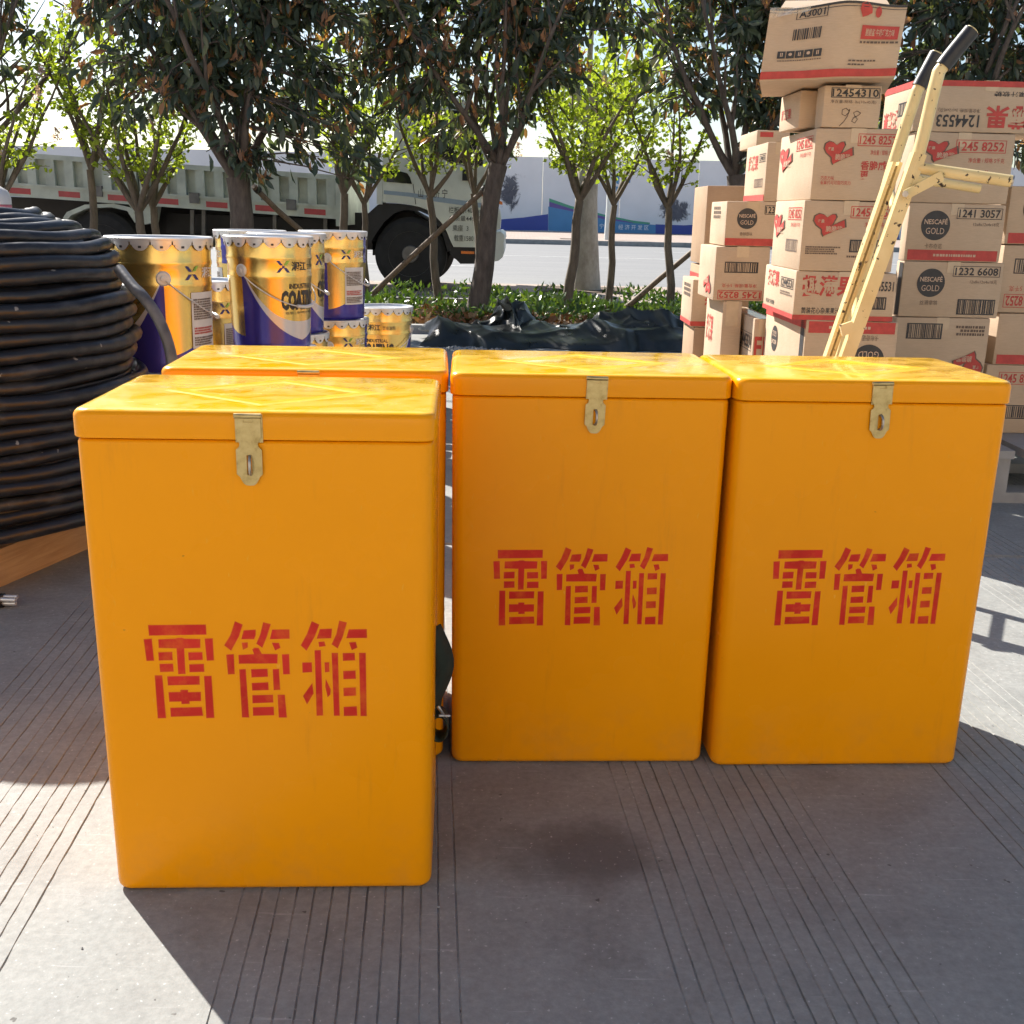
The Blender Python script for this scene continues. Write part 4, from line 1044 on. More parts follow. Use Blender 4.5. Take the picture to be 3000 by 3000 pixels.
column(4.3, [
    ('lowest visible carton of the left rear stack, sunlit with red lettering', 1362, 1398, 568, 1331, words('L', '趣满果', .1, .62, .5, .85, 'ink_red', .02) + band('L', .30, .38, 0, 1) + roundel('L', .3, .15, .1), {}),
    ('upside-down red-heart carton with barcode in the left stack', 1348, 1450, 465, 1320, code('F', '1245 8252', .10, .80, .92, .97, 'ink_red') + words('F', '净含量/规格: 5千克', .2, .68, .85, .75, 'ink_red', 0) + barcode('F', .2, .28, .82, .48, 5) + heart_logo('L', .15, .55, .6, .9), {'inv': True, 'rz': .01}),
    ('coffee carton with black roundel and red band in the left stack', 1370, 1470, 380, 1340, roundel('F', .40, .62, .23) + code('F', '1232', .72, .72, 1.0, .92, 'ink_black') + words('F', '香醇原味', .28, .24, .52, .32, 'ink_brown', 0) + band('F', .02, .18, .01, .99) + fineprint('L', .2, .6, .7, .9, 'ink_brown', 3, 3), {'rz': -.01}),
    ('sunlit carton end with red lettering above the left coffee carton', 1446, 1500, 268, 1408, words('L', '趣满果', .15, .55, .62, .82, 'ink_red', .02) + code('L', '12445531', .66, .68, .96, .82, 'ink_black') + band('L', .02, .12, 0, 1) + barcode('L', .5, .25, .9, .4, 4, True, 'ink_brown'), {}),
])
yB = 4.95; Xb = xt(1446, 300, yB)
carton('pale carton lying at the back above the sunlit left stack', xt(1428, 255, 4.75), xt(1490, 255, 4.75), 4.75, .35, zt(1450, 268, 4.75) - .02, zt(1450, 246, 4.75), band('F', .6, .9, .1, .5))
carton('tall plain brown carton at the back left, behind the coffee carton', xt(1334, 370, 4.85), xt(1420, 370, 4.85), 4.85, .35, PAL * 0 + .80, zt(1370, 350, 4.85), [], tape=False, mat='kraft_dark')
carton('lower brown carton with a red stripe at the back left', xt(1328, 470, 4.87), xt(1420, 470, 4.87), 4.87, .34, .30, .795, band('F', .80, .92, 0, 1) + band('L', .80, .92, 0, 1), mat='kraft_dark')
carton('short end carton with red lettering at the far left of the cartons', xt(1305, 575, 4.75), xt(1345, 575, 4.75), 4.75, .3, zt(1315, 617, 4.75), zt(1315, 527, 4.75), band('F', .02, .12, 0, 1) + words('F', '果', .6, .45, 1., .75, 'ink_red', .02) + band('L', .02, .12, 0, 1) + fineprint('L', .2, .6, .8, .9, 'ink_brown', 3, 4), tape=False)
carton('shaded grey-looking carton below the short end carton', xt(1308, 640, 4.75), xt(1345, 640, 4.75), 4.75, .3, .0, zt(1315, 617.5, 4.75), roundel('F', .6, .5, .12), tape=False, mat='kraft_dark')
a = at(1505, 205, 3.68)
carton('narrow carton with a sunlit side left of the 12454310 carton', a.x, a.x + .125, 3.68, .22, zt(1530, 242, 3.6) + .006, zt(1530, 171, 3.68), words('L', '趣满果', .1, .3, .6, .6, 'ink_red', .02), rz=.05, tape=False)

# crushed carton on top: its front board is creased down the middle
def crushed():
    yf = 3.50; p0, p1 = at(1462, 163, yf), at(1708, 163, yf); z0 = zt(1600, 160, 3.55); z1 = zt(1575, 14, yf)
    w, h, d = p1.x - p0.x, z1 - z0, .36
    root = thing('carton', 'crushed carton coded A3001 with red label, topmost of the front stack', 'carton', ((p0.x + p1.x) / 2, yf + d / 2, z0 + .004), .02, 'stacked cartons')
    root.rotation_euler = (R(-1.5), R(-1.2), -.24)
    nx, nz = 16, 10; vs, fs = [], []
    def fy(s, t): return -.030 * max(0, 1 - abs(s - .56) / .5) * (.5 + .5 * t) + .012 * t * t * math.sin(s * 7) - .004 * math.sin(s * 13 + t * 5)
    def top(s): return h * (1 - .07 * max(0, s - .5) ** 1.3 - .02 * math.sin(s * 9))
    for j in range(nz + 1):
        for i in range(nx + 1):
            s, t = i / nx, j / nz; vs.append((-w / 2 + s * w + .02 * t * (1 if 1 else 0), -d / 2 + fy(s, t), t * top(s)))
    for j in range(nz):
        for i in range(nx): k = j * (nx + 1) + i; fs.append((k, k + 1, k + nx + 2, k + nx + 1))
    b = len(vs)
    for t in (0, 1):
        for s in (0, 1): vs.append((-w / 2 + s * w + .02 * t, d / 2, t * h * .97))
    R0 = [j * (nx + 1) for j in range(nz + 1)]; R1 = [j * (nx + 1) + nx for j in range(nz + 1)]
    fs.append(tuple(R0 + [b + 2, b])); fs.append(tuple(R1 + [b + 3, b + 1])); fs.append((b, b + 1, b + 3, b + 2))
    fs.append(tuple(range(nx + 1)) + (b + 1, b)); fs.append(tuple(nz * (nx + 1) + i for i in range(nx + 1)) + (b + 3, b + 2))
    obj('board', MB().add(vs, fs), 'kraft', root, 35)
    def pr(nm, mt, els, lay=0):
        mb = MB()
        for v, f in els:
            mb.add([(-w / 2 + a * w + .02 * b_, -d / 2 + fy(a, b_) - .0035 - .001 * lay, b_ * top(a)) for a, b_ in v], f)
        link(nm, mb.mesh(nm), mt, root)
    def strip(t0, t1, s0=0, s1=1, n=24):
        v = []; f = []
        for i in range(n + 1): s = s0 + (s1 - s0) * i / n; v += [(s, t0), (s, t1)]
        for i in range(n): f.append((2 * i, 2 * i + 2, 2 * i + 3, 2 * i + 1))
        return v, f
    pr('printed_band', 'ink_red', [strip(.02, .125)]); pr('top_band', 'ink_black', [strip(.965, .995), strip(.93, .938)])
    pr('code_frame', 'ink_black', [frame2(.205, .83, .435, .97, .006)]); pr('code_number', 'ink_black', [rect_text('A3001', .225, .85, .415, .95, .02)])
    pr('barcode', 'ink_black', [bars2(.20, .55, .42, .70, 12, 22)])
    for k in range(5): pr('handling_mark', 'ink_black', [rect2(.105 + k * .067, .305, .165 + k * .067, .405)])
    for k in range(5): pr('handling_symbol', 'ink_pale', [disc2(.135 + k * .067, .36, .014, .022, 8)] if k % 2 else [rect2(.127 + k * .067, .33, .133 + k * .067, .385), rect2(.139 + k * .067, .33, .145 + k * .067, .385)], 1)
    pr('fine_print', 'ink_brown', [smudge2(.11, .262, .43, .282, 4), smudge2(.64, .22, .82, .25, 5), smudge2(.64, .17, .76, .20, 6), smudge2(.70, .46, .97, .50, 7)])
    pr('red_label', 'ink_red', [strip(.52, .70, .70, .97, 8)]); pr('label_lettering', 'ink_pale', [rect_text('脆脆鲨·牛奶巧克力味', .73, .56, .94, .66, .01)], 1)
    pr('heart_print', 'ink_red', [([(.665, .90), (.67, .97), (.70, 1.0), (.73, .97), (.75, .93), (.755, .86), (.72, .82), (.69, .80)], [tuple(range(8))]), disc2(.80, .88, .022, .075, 14)])
    fl = MB(); fl.add([(-w / 2 + .05, -d / 2 + .03, h + .001), (w / 2 - .02, -d / 2 + .05, h - .012), (w / 2 - .03, -d / 2 + .20, h + .045), (-w / 2 + .06, -d / 2 + .18, h + .05)], [(0, 1, 2, 3)])
    f_ = link('top_flap', fl.mesh('top_flap'), 'kraft', root); sm = f_.modifiers.new('t', 'SOLIDIFY'); sm.thickness = .004
    tp = MB(); n = 10; vs = []
    for i in range(n + 1):
        s = i / n
        for j in range(5): t = j / 4; vs.append((-w / 2 + .02 + s * w * .30, -d / 2 - .012 - .006 * math.sin(s * 9 + t * 4) + fy(s * .3, 1), h * (.99 - .14 * t * (1 - .5 * s))))
    tp.add(vs, [(i * 5 + j, i * 5 + j + 1, (i + 1) * 5 + j + 1, (i + 1) * 5 + j) for i in range(n) for j in range(4)])
    link('loose_tape', tp.mesh('loose_tape', 60), 'film', root)
crushed()

# ------------------------------------------------------------------ yellow hand truck
def hand_truck():
    base = on_ground(1500, 1000); root = thing('hand_truck', 'yellow chipped steel hand truck with black rubber grips', 'hand truck', (.78, 3.1, 0))
    o = Vector(root.location); yn, yfar = 2.92, 3.16
    def rail(pts): return [p - o for p in pts]
    top_n, g_n, mid_n, k_n, low_n = at(1833, 58, yn), at(1771, 135, yn), at(1733, 290, yn), at(1700, 380, yn), at(1606, 645, yn)
    d = (low_n - k_n).normalized(); foot_n = low_n + d * ((low_n.z - .14) / -d.z)
    top_f, g_f, mid_f, low_f = at(1767, 102, yfar), at(1730, 172, yfar), at(1684, 315, yfar), at(1590, 645, yfar)
    d2 = (low_f - mid_f).normalized(); foot_f = low_f + d2 * ((low_f.z - .14) / -d2.z)
    def curve(P, n=6):
        out = []
        for i in range(len(P) - 1):
            p0, p1, p2, p3 = P[max(i - 1, 0)], P[i], P[i + 1], P[min(i + 2, len(P) - 1)]
            for k in range(n):
                t = k / n; out.append(.5 * ((2 * p1) + (p2 - p0) * t + (2 * p0 - 5 * p1 + 4 * p2 - p3) * t * t + (3 * p1 - p0 - 3 * p2 + p3) * t ** 3))
        return out + [P[-1]]
    up = curve([k_n, mid_n, g_n.lerp(mid_n, .12), g_n.lerp(top_n, .12), top_n]); uf = curve([at(1660, 400, yfar), mid_f, g_f.lerp(mid_f, .12), g_f.lerp(top_f, .12), top_f])
    obj('side_rail', MB().tube(rail(up), .0165, 14), 'dolly_paint', root, 60); obj('side_rail', MB().tube(rail(uf), .0165, 14), 'dolly_paint', root, 60)
    def chan(a, b, w, t, name='lower_channel', off=Vector((0, 0, 0))):
        ax = (b - a).normalized(); yv = Vector((0, 1, 0)); s = ax.cross(yv).normalized(); y2 = s.cross(ax)
        rot = Matrix((s, y2, ax)).transposed(); mb = MB().box((a + b) / 2 - o + off, (w, t, (b - a).length), rot); return obj(name, mb, 'dolly_paint', root)
    sx = Vector((1, 0, .0))
    chan(mid_n, foot_n, .034, .03); chan(mid_f, foot_f, .022, .026)
    for k, dx in enumerate((-.030, -.047)): chan(mid_n + Vector((dx, .05, -.02)), foot_n + Vector((dx * .75, .05, 0)), .009, .03, 'flat_strip')
    br = lambda t: k_n.lerp(foot_n, t); bf = lambda t: mid_f.lerp(foot_f, t)
    for t in (.04, .36, .68, .95): obj('cross_bar', MB().tube([br(t) - o, bf(t) - o], .011, 10), 'dolly_paint', root, 60)
    # clip plates welded across the strips
    for t in (.36, .66):
        c = br(t) + Vector((-.028, -.012, 0)) - o; obj('clip_plate', MB().box(c, (.034, .012, .03), Matrix.Rotation(R(-20), 3, 'Y')), 'dolly_paint', root)
    for P, q in ((up, 6), (uf, 6)):
        tip = P[-1]; gp = [P[-7 + i] for i in range(7)]
        gp = [p - o for p in gp]; obj('rubber_grip', MB().tube(gp, .0205, 16), 'grip_rubber', root, 50)
        e = (gp[-1] - gp[-2]).normalized(); obj('grip_end', MB().tube([gp[-1], gp[-1] + e * .004], .016, 12), 'dolly_paint', root, 50)
    # folding rear support: two tubes and a flat brace
    a, b = at(1728, 316, yn), at(1908, 342, yn - .06); a2, b2 = at(1722, 336, yfar - .06), at(1848, 356, yfar - .06)
    obj('support_tube', MB().tube([a - o, b - o], .0150, 14), 'dolly_paint', root, 50); obj('support_tube', MB().tube([a2 - o, b2 - o], .0125, 14), 'dolly_paint', root, 50)
    obj('tube_end', MB().tube([b - o, b - o + (b - a).normalized() * .004], .0152, 14), 'bare_steel', root, 50)
    chan(at(1708, 368, yn - .03), at(1778, 331, yn - .035), .024, .006, 'brace')
    obj('pivot_bolt', MB().tube([at(1708, 366, yn - .05) - o, at(1708, 366, yn - .015) - o], .008, 8), 'bare_steel', root, 50)
    fz = (foot_n + foot_f) / 2 - o
    obj('toe_plate', MB().box((fz.x - .10, fz.y, .03), (.24, .30, .008)), 'dolly_paint', root)
    for f in (foot_n + Vector((0, -.06, 0)), foot_f + Vector((0, .06, 0))):
        c = f - o
        w = MB(); vs = []
        obj('wheel', MB().add(*_wheel((c.x, c.y, .10), .10, .045)), 'tyre', root, 40)
    obj('axle', MB().tube([foot_n + Vector((0, -.07, 0)) - o - Vector((0, 0, foot_n.z - .10)), foot_f + Vector((0, .07, 0)) - o - Vector((0, 0, foot_f.z - .10))], .01, 8), 'bare_steel', root)
def _wheel(c, r, w, n=28):
    prof = [(r * .35, -w / 2), (r * .86, -w / 2), (r, -w * .3), (r, w * .3), (r * .86, w / 2), (r * .35, w / 2)]; vs, fs = [], []
    for (rr, y) in prof:
        for k in range(n): a = 2 * math.pi * k / n; vs.append((c[0] + rr * math.cos(a), c[1] + y, c[2] + rr * math.sin(a)))
    m_ = len(prof)
    for i in range(m_ - 1):
        for k in range(n): fs.append((i * n + k, i * n + (k + 1) % n, (i + 1) * n + (k + 1) % n, (i + 1) * n + k))
    fs.append(tuple(range(n))); fs.append(tuple(range((m_ - 1) * n, m_ * n)))
    return vs, fs
hand_truck()

# ------------------------------------------------------------------ parked truck
TY = 14.2
def truck():
    root = thing('truck', 'pale grey-green flatbed truck with ribbed drop sides, parked beyond the trees', 'truck', (-2.5, TY, 0)); o = Vector(root.location)
    def px(u, v, y=TY): return at(u, v, y) - o
    zz = lambda x, y: (695.5 + .16 * x, 244.7 + .16 * y)
    def side(name, pts, mat, y0, y1, parent=root, conv=True):
        ps = [px(*(zz(*q) if conv else q)) for q in pts]
        return obj(name, MB().prism([(p.x, p.z) for p in ps], y0, y1, lambda a, b, h: (a, h, b)), mat, parent)
    # cab shell with a curved wheel arch
    arch = [(165, 855), (330, 862), (480, 885), (600, 910), (690, 945), (790, 1020), (870, 1110), (920, 1200), (960, 1300), (1000, 1382)]
    cab = side('cab', arch + [(1440, 1392), (1470, 1250), (1478, 900), (1440, 560), (1405, 380), (1300, -120), (1180, -330), (1000, -390), (420, -400), (330, -360), (300, 0), (290, 260), (165, 280)], 'truck_paint', 0, 2.1)
    side('rear_pillar', [(95, 470), (163, 465), (163, 880), (95, 880)], 'truck_paint', -.004, .4)
    side('door_window', [(560, 185), (620, 205), (780, 280), (940, 352), (1100, 395), (1330, 412), (1335, 330), (1240, -60), (1150, -200), (700, -210), (610, -160)], 'dark_glass', -.012, .02, cab)
    side('window_seal', [(540, 170), (620, 215), (780, 292), (940, 366), (1100, 408), (1330, 428), (1350, 408), (1345, 330), (1250, -70), (1150, -225), (690, -235), (590, -180)], 'truck_black', -.006, .02, cab)
    side('quarter_window', [(180, 468), (300, 474), (455, 512), (488, 560), (512, 640), (180, 612)], 'dark_glass', -.010, .02, cab)
    side('door_handle', [(1108, 470), (1215, 476), (1218, 604), (1104, 600)], 'truck_black', -.02, .02, cab)
    side('side_stripe', [(180, 715), (480, 742), (800, 790), (1430, 880), (1430, 935), (800, 850), (480, 790), (180, 760)], 'stripe_blue', -.004, .01, cab)
    side('door_seam', [(520, 640), (528, 640), (560, 880), (552, 880)], 'truck_black', -.003, .01, cab)
    side('turn_signal', [(1310, 735), (1385, 700), (1385, 800), (1310, 775)], 'lamp_orange', -.02, .03, cab)
    side('turn_signal', [(1530, 830), (1575, 850), (1575, 885), (1530, 875)], 'lamp_orange', .1, .3, cab)
    side('headlamp', [(1495, 900), (1545, 940), (1560, 1040), (1550, 1170), (1495, 1190)], 'truck_white', .05, .45, cab)
    side('bumper', [(1475, 1215), (1560, 1205), (1598, 1240), (1604, 1300), (1590, 1330), (1596, 1440), (1580, 1505), (1530, 1545), (1445, 1560), (1450, 1450), (1480, 1400)], 'truck_white', -.03, 2.15)
    side('step_panel', [(985, 1384), (1300, 1392), (1300, 1500), (1245, 1582), (1080, 1582), (1030, 1530), (975, 1500), (955, 1440)], 'truck_black', .01, .4)
    side('side_marker', [(1090, 1430), (1245, 1436), (1245, 1466), (1090, 1462)], 'lamp_orange', -.006, .03)
    # black arch liner and chassis
    li = [(100, 890), (165, 862), (330, 870), (480, 893), (600, 920), (690, 955), (785, 1030), (862, 1118), (912, 1208), (950, 1305), (985, 1392), (930, 1440), (880, 1250), (820, 1120), (740, 1020), (600, 960), (420, 948), (300, 985), (180, 1090), (90, 1220), (20, 1330), (-20, 1330), (-20, 1000)]
    side('wheel_arch_liner', li, 'truck_black', .012, .9)
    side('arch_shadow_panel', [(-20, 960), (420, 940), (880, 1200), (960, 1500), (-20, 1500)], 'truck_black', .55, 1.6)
    side('chassis_rail', [(0, 440), (700, 452), (700, 474), (0, 462)], 'truck_black', .55, .75, conv=False)
    side('chassis_rail', [(0, 440), (700, 452), (700, 474), (0, 462)], 'truck_black', 1.4, 1.6, conv=False)
    side('underbody_tank', [(290, 402), (600, 414), (600, 448), (290, 440)], 'truck_black', .5, 1.7, conv=False)
    side('underbody', [(-120, 366), (300, 384), (640, 400), (700, 404), (700, 470), (560, 462), (330, 448), (-120, 436)], 'truck_black', .75, 1.4, conv=False)
    side('under_run_bar', [(315, 442), (612, 452), (612, 458), (315, 448)], 'rim_steel', .15, .19, conv=False)
    for u in (350, 372, 508, 605): side('bar_bracket', [(u, 396), (u + 7, 396), (u + 7, 452), (u, 452)], 'rim_steel', .2, .24, conv=False)
    # wheels
    def wheel(c, name='wheel'):
        r = .462
        w = obj(name, MB().add(*_wheel((0, 0, 0), r, .26, 44)), 'tyre', root, 30, loc=c)
        rim = MB(); n = 36; prof = [(.285, -.125), (.27, -.10), (.20, -.06), (.12, -.085), (.10, -.15), (.02, -.155)]; vs, fs = [], []
        for (rr, y) in prof:
            for k in range(n): a = 2 * math.pi * k / n; vs.append((rr * math.cos(a), y - .01, rr * math.sin(a)))
        for i in range(len(prof) - 1):
            for k in range(n): fs.append((i * n + k, i * n + (k + 1) % n, (i + 1) * n + (k + 1) % n, (i + 1) * n + k))
        fs.append(tuple(range((len(prof) - 1) * n, len(prof) * n))); rim.add(vs, fs); obj('rim', rim, 'rim_steel', w, 30)
        hb = MB()
        for k in range(6):
            a = R(60 * k + 20); v, f = disc2(0, 0, .045, .020, 14)
            hb.add([((.225) * math.cos(a) + (-math.sin(a)) * p - math.cos(a) * q, -.0955 - .01 + (-.012 if 1 else 0), .225 * math.sin(a) + math.cos(a) * p - math.sin(a) * q) for p, q in v], f)
        obj('hand_hole', hb, 'truck_black', w)
    wc = px(774, 491); wheel((wc.x, .16, .462)); wheel((wc.x, 1.9, .462))
    rc = px(293 / 1.553, 450); wheel((rc.x, .18, .462)); wheel((rc.x, 1.88, .462))
    side('rear_mudguard', [(118, 412), (126, 400), (160, 386), (215, 384), (248, 392), (262, 420), (254, 420), (240, 398), (210, 391), (165, 393), (134, 406), (126, 416)], 'truck_bed_paint', .0, .5, conv=False)
    side('mudguard_bracket', [(238, 380), (296, 384), (290, 420), (268, 424), (250, 398)], 'truck_bed_paint', .02, .2, conv=False)
    # ribbed drop side; the bed rakes slightly towards the cab
    dz_ = Vector((0, 0, -.07)); tl, tr = px(353, 461 / 1.553) + dz_, px(643, 497 / 1.553) + dz_; bl, br = px(353, 598 / 1.553) + dz_, px(643, 626 / 1.553) + dz_
    sl_t = (tr.z - tl.z) / (tr.x - tl.x); sl_b = (br.z - bl.z) / (br.x - bl.x); sl = (sl_t + sl_b) / 2
    x1 = br.x; x0 = x1 - 5.6; zt_ = lambda x: tr.z + sl * (x - tr.x); zb_ = lambda x: br.z + sl * (x - br.x)
    bed = obj('drop_side', MB().prism([(x0, zb_(x0) + .14), (x1, zb_(x1) + .14), (x1, zt_(x1) - .05), (x0, zt_(x0) - .05)], .07, .10, lambda a, b, h: (a, h, b)), 'truck_bed_paint', root)
    def bar(name, za, zb, y0, y1, f, mat='truck_bed_paint', xa=x0, xb=x1, par=bed):
        return obj(name, MB().prism([(xa, f(xa) + za), (xb, f(xb) + za), (xb, f(xb) + zb), (xa, f(xa) + zb)], y0, y1, lambda a, b, h: (a, h, b)), mat, par)
    bar('top_rail', -.06, .0, -.02, .07, zt_); bar('bed_sill', .0, .145, -.015, .08, zb_); bar('bed_floor', .06, .13, .085, 2.2, zb_)
    bar('far_side', -.46, -.04, 2.2, 2.24, zt_); bar('sill_lip', .135, .165, -.03, .02, zb_)
    x = x1 - .12
    while x > x0 + .1:
        bar('rib', .15, .50, -.012, .075, zb_, xa=x - .055, xb=x + .055); x -= .235
    for k, x in enumerate([x1 - .30 - .62 * j for j in range(9)]):
        bar('reflector', .035, .105, -.0175, .0, zb_, 'reflector_red', x - .16, x + .11)
    for x in [x1 - .62 - 1.22 * j for j in range(5)]:
        bar('latch', .07, .20, -.05, .0, zb_, 'rim_steel', x - .06, x + .06)
    for x in (x1 - .02, x1 - 2.6):
        bar('corner_post', -.62, .02, -.028, .08, zt_, xa=x - .04, xb=x + .04)
    bar('headboard', -.6, .25, .0, 2.2, zt_, xa=x1 + .02, xb=x1 + .07)
    # door lettering
    def txt(body, x0_, y1_, x1_, y0_):
        a, b = px(*zz(x0_, y1_)), px(*zz(x1_, y0_)); v, f = rect_text(body, a.x, a.z, b.x, b.z, .005)
        obj('door_lettering', MB().add([(p, -.007, q) for p, q in v], f), 'letter_dark', cab)
    txt('山 东 济 宁', 585, 800, 930, 700); txt('栏板高1400mm', 945, 985, 1350, 915); txt('总质量4495kg', 945, 1085, 1345, 1020); txt('乘座  3', 990, 1195, 1178, 1125); txt('载重1580 KG', 1008, 1315, 1330, 1245)
    return root
truck()

# ------------------------------------------------------------------ trees
def leaf_mesh(name, pos, dirs, L, wr, mat, parent, six=True, kind='stuff', fold=.25, seed=0):
    """one mesh of separate folded leaf blades"""
    rs = np.random.RandomState(seed); n = len(pos)
    d = dirs / np.linalg.norm(dirs, axis=1, keepdims=True)
    t = rs.randn(n, 3); s = np.cross(d, t); s /= np.linalg.norm(s, axis=1, keepdims=True); nn = np.cross(s, d)
    L = np.asarray(L)[:, None]; w = L * wr
    if six:
        P = [pos, pos + d * L * .30 + s * w * .44 + nn * w * fold * .5, pos + d * L * .66 + s * w * .40 + nn * w * fold * .4, pos + d * L * .98 - nn * L * .10,
             pos + d * L * .66 - s * w * .40 + nn * w * fold * .4, pos + d * L * .30 - s * w * .44 + nn * w * fold * .5, pos + d * L * .45 - nn * L * .02]
        k = 7; tri = [(0, 1, 6), (1, 2, 6), (2, 3, 6), (3, 4, 6), (4, 5, 6), (5, 0, 6)]
    else:
        P = [pos, pos + d * L * .42 + s * w * .5 + nn * w * fold * .5, pos + d * L, pos + d * L * .42 - s * w * .5 + nn * w * fold * .5]
        k = 4; tri = [(0, 1, 2), (0, 2, 3)]
    V = np.stack(P, 1).reshape(-1, 3); F = (np.arange(n)[:, None, None] * k + np.array(tri)[None]).reshape(-1, 3)
    me = bpy.data.meshes.new(name); me.vertices.add(len(V)); me.vertices.foreach_set('co', V.astype(np.float32).ravel())
    me.loops.add(F.size); me.loops.foreach_set('vertex_index', F.astype(np.int32).ravel())
    me.polygons.add(len(F)); me.polygons.foreach_set('loop_start', np.arange(0, F.size, 3, dtype=np.int32)); me.update(); me.validate()
    o = link(name, me, mat, parent)
    if kind: o['kind'] = kind
    return o

def big_tree(label, base, top, seed, r0=.10, crown_c=(0, 0, 2.75), crown_r=(1.35, 1.2, 1.45), n_tips=560, zmin=1.42):
    rg = random.Random(seed); rs = np.random.RandomState(seed)
    root = thing('evergreen_tree', label, 'tree', (base[0], base[1], 0), 0, 'dark evergreen trees along the bed'); o = Vector(root.location)
    fork = Vector(top) - o
    tr = MB(); pts = []; rad = []
    for k in range(9):
        t = k / 8; p = Vector((0, 0, -.05)).lerp(fork, t) + Vector((.018 * math.sin(t * 7 + seed), .02 * math.sin(t * 5), 0)); pts.append(p); rad.append(r0 * (1.12 - .30 * t + .10 * (1 if k == 8 else 0)))
    tr.tube(pts, rad, 12); obj('trunk', tr, 'bark_dark', root, 60)
    nodes = []; lb = MB()
    nl = 7
    for k in range(nl):
        a = 2 * math.pi * (k + rg.uniform(-.25, .25)) / nl; sp = rg.uniform(.55, 1.0) if k else .15
        p = fork + Vector((0, 0, rg.uniform(-.12, .05))); d = Vector((math.cos(a) * sp, math.sin(a) * sp, 1.0)).normalized(); P = [p.copy()]; rr = [r0 * .36]
        for j in range(8):
            d = (d + Vector((rg.uniform(-.14, .14), rg.uniform(-.14, .14), .06))).normalized(); p = p + d * .26; P.append(p.copy()); rr.append(r0 * .36 * (1 - .10 * (j + 1)))
            nodes.append((p.copy(), d.copy()))
            if j in (1, 2, 4, 5):
                d2 = (d + Vector((rg.uniform(-1, 1), rg.uniform(-1, 1), rg.uniform(-.1, .5)))).normalized(); q = p.copy(); Q = [q.copy()]; qr = [.022 * (1 - .08 * j)]
                for i in range(4):
                    d2 = (d2 + Vector((rg.uniform(-.2, .2), rg.uniform(-.2, .2), .1))).normalized(); q = q + d2 * .19; Q.append(q.copy()); qr.append(qr[0] * (1 - .2 * (i + 1))); nodes.append((q.copy(), d2.copy()))
                lb.tube(Q, qr, 6)
        lb.tube(P, rr, 8)
    obj('limbs', lb, 'bark_dark', root, 60)
    NP = np.array([tuple(n[0]) for n in nodes])
    cc = np.array(crown_c); cr_ = np.array(crown_r); tips = []
    while len(tips) < n_tips:
        v = rs.randn(3); v /= np.linalg.norm(v); q = cc + v * cr_ * (rs.rand() ** (1 / 2.2))
        lob = .80 + .28 * math.sin(3.1 * v[0] + seed) * math.cos(2.7 * v[2] + seed * 2) + .15 * math.sin(9 * v[0] + 5 * v[2])
        q = cc + (q - cc) * lob
        if q[2] > zmin + .25 * rs.rand(): tips.append(q)
    tips = np.array(tips); tw = MB(); tdir = []
    for q in tips:
        i = np.argmin(((NP - q) ** 2).sum(1)); p = Vector(NP[i]); e = Vector(q); mid_ = p.lerp(e, .5) + Vector((rg.uniform(-.04, .04), rg.uniform(-.04, .04), .03))
        tw.tube([p, mid_, e], [.008, .006, .0035], 4, cap=False); tdir.append(tuple((e - mid_).normalized()))
    tag(obj('twigs', tw, 'bark_dark', root, 60), kind='stuff')
    tdir = np.array(tdir)
    # drooping leaf whorls round every twig end
    m_ = 10; n = len(tips) * m_
    rv = rs.randn(n, 3); T = np.repeat(tdir, m_, 0); rv -= T * (rv * T).sum(1, keepdims=True); rv /= np.linalg.norm(rv, axis=1, keepdims=True)
    back = rs.rand(n, 1) * .30
    pos = np.repeat(tips, m_, 0) - T * back + rv * (.008 + .05 * rs.rand(n, 1))
    dr = rv * (.75 + .3 * rs.rand(n, 1)) + T * (.35 + .3 * rs.rand(n, 1)) + np.array([0, 0, -1.]) * (.55 + .5 * rs.rand(n, 1))
    leaf_mesh('crown', pos, dr, .095 + .06 * rs.rand(n), .38, 'leaf_dark', root, True, seed=seed)
    # upright bronze young shoots on some twig ends
    sel = tips[rs.rand(len(tips)) < .24]; m2 = 11; n2 = len(sel) * m2
    dv = rs.randn(n2, 3) * .45 + np.array([0, 0, 1.0]); leaf_mesh('young_shoots', np.repeat(sel, m2, 0) + rs.randn(n2, 3) * .018, dv, .07 + .05 * rs.rand(n2), .28, 'leaf_young', root, False, seed=seed + 1)
    return root
E_ = 10.4
def P3(u, v, y): q = at(u, v, y); return (q.x, q.y, q.z)
def tree_at(label, ub, vb, ut, vt, y, seed, **kw):
    b = at(ub, vb, y); t = at(ut, vt, y); cx_ = kw.pop('cx', 0)
    cr_ = kw.pop('cr', (1.4, 1.15, 1.5)); cz = kw.pop('cz', 2.75)
    return big_tree(label, (b.x, y), (t.x, t.y, t.z), seed, crown_c=(t.x - b.x + cx_, 0, cz), crown_r=cr_, **kw)
tree_at('dark evergreen tree with short thick trunk behind the paint pails', 452, 520, 452, 335, 9.9, 3, r0=.115, cr=(1.85, .85, 1.75), cz=2.6, n_tips=740, zmin=1.12)
tree_at('dark evergreen tree with leaning trunk left of the hoarding gap', 893, 600, 940, 310, 10.3, 12, r0=.092, cr=(1.95, .85, 1.75), cz=2.95, n_tips=700, zmin=1.45)
tree_at('dark evergreen tree just left of and behind the carton stacks', 1388, 560, 1388, 330, 10.4, 21, r0=.10, cr=(1.35, .85, 1.75), cz=2.85, n_tips=500, zmin=1.3, cx=.2)
tree_at('dark evergreen tree behind the right-hand cartons', 1800, 560, 1800, 320, 10.2, 33, r0=.10, cr=(1.8, .9, 1.8), cz=2.7, n_tips=620, zmin=1.25)
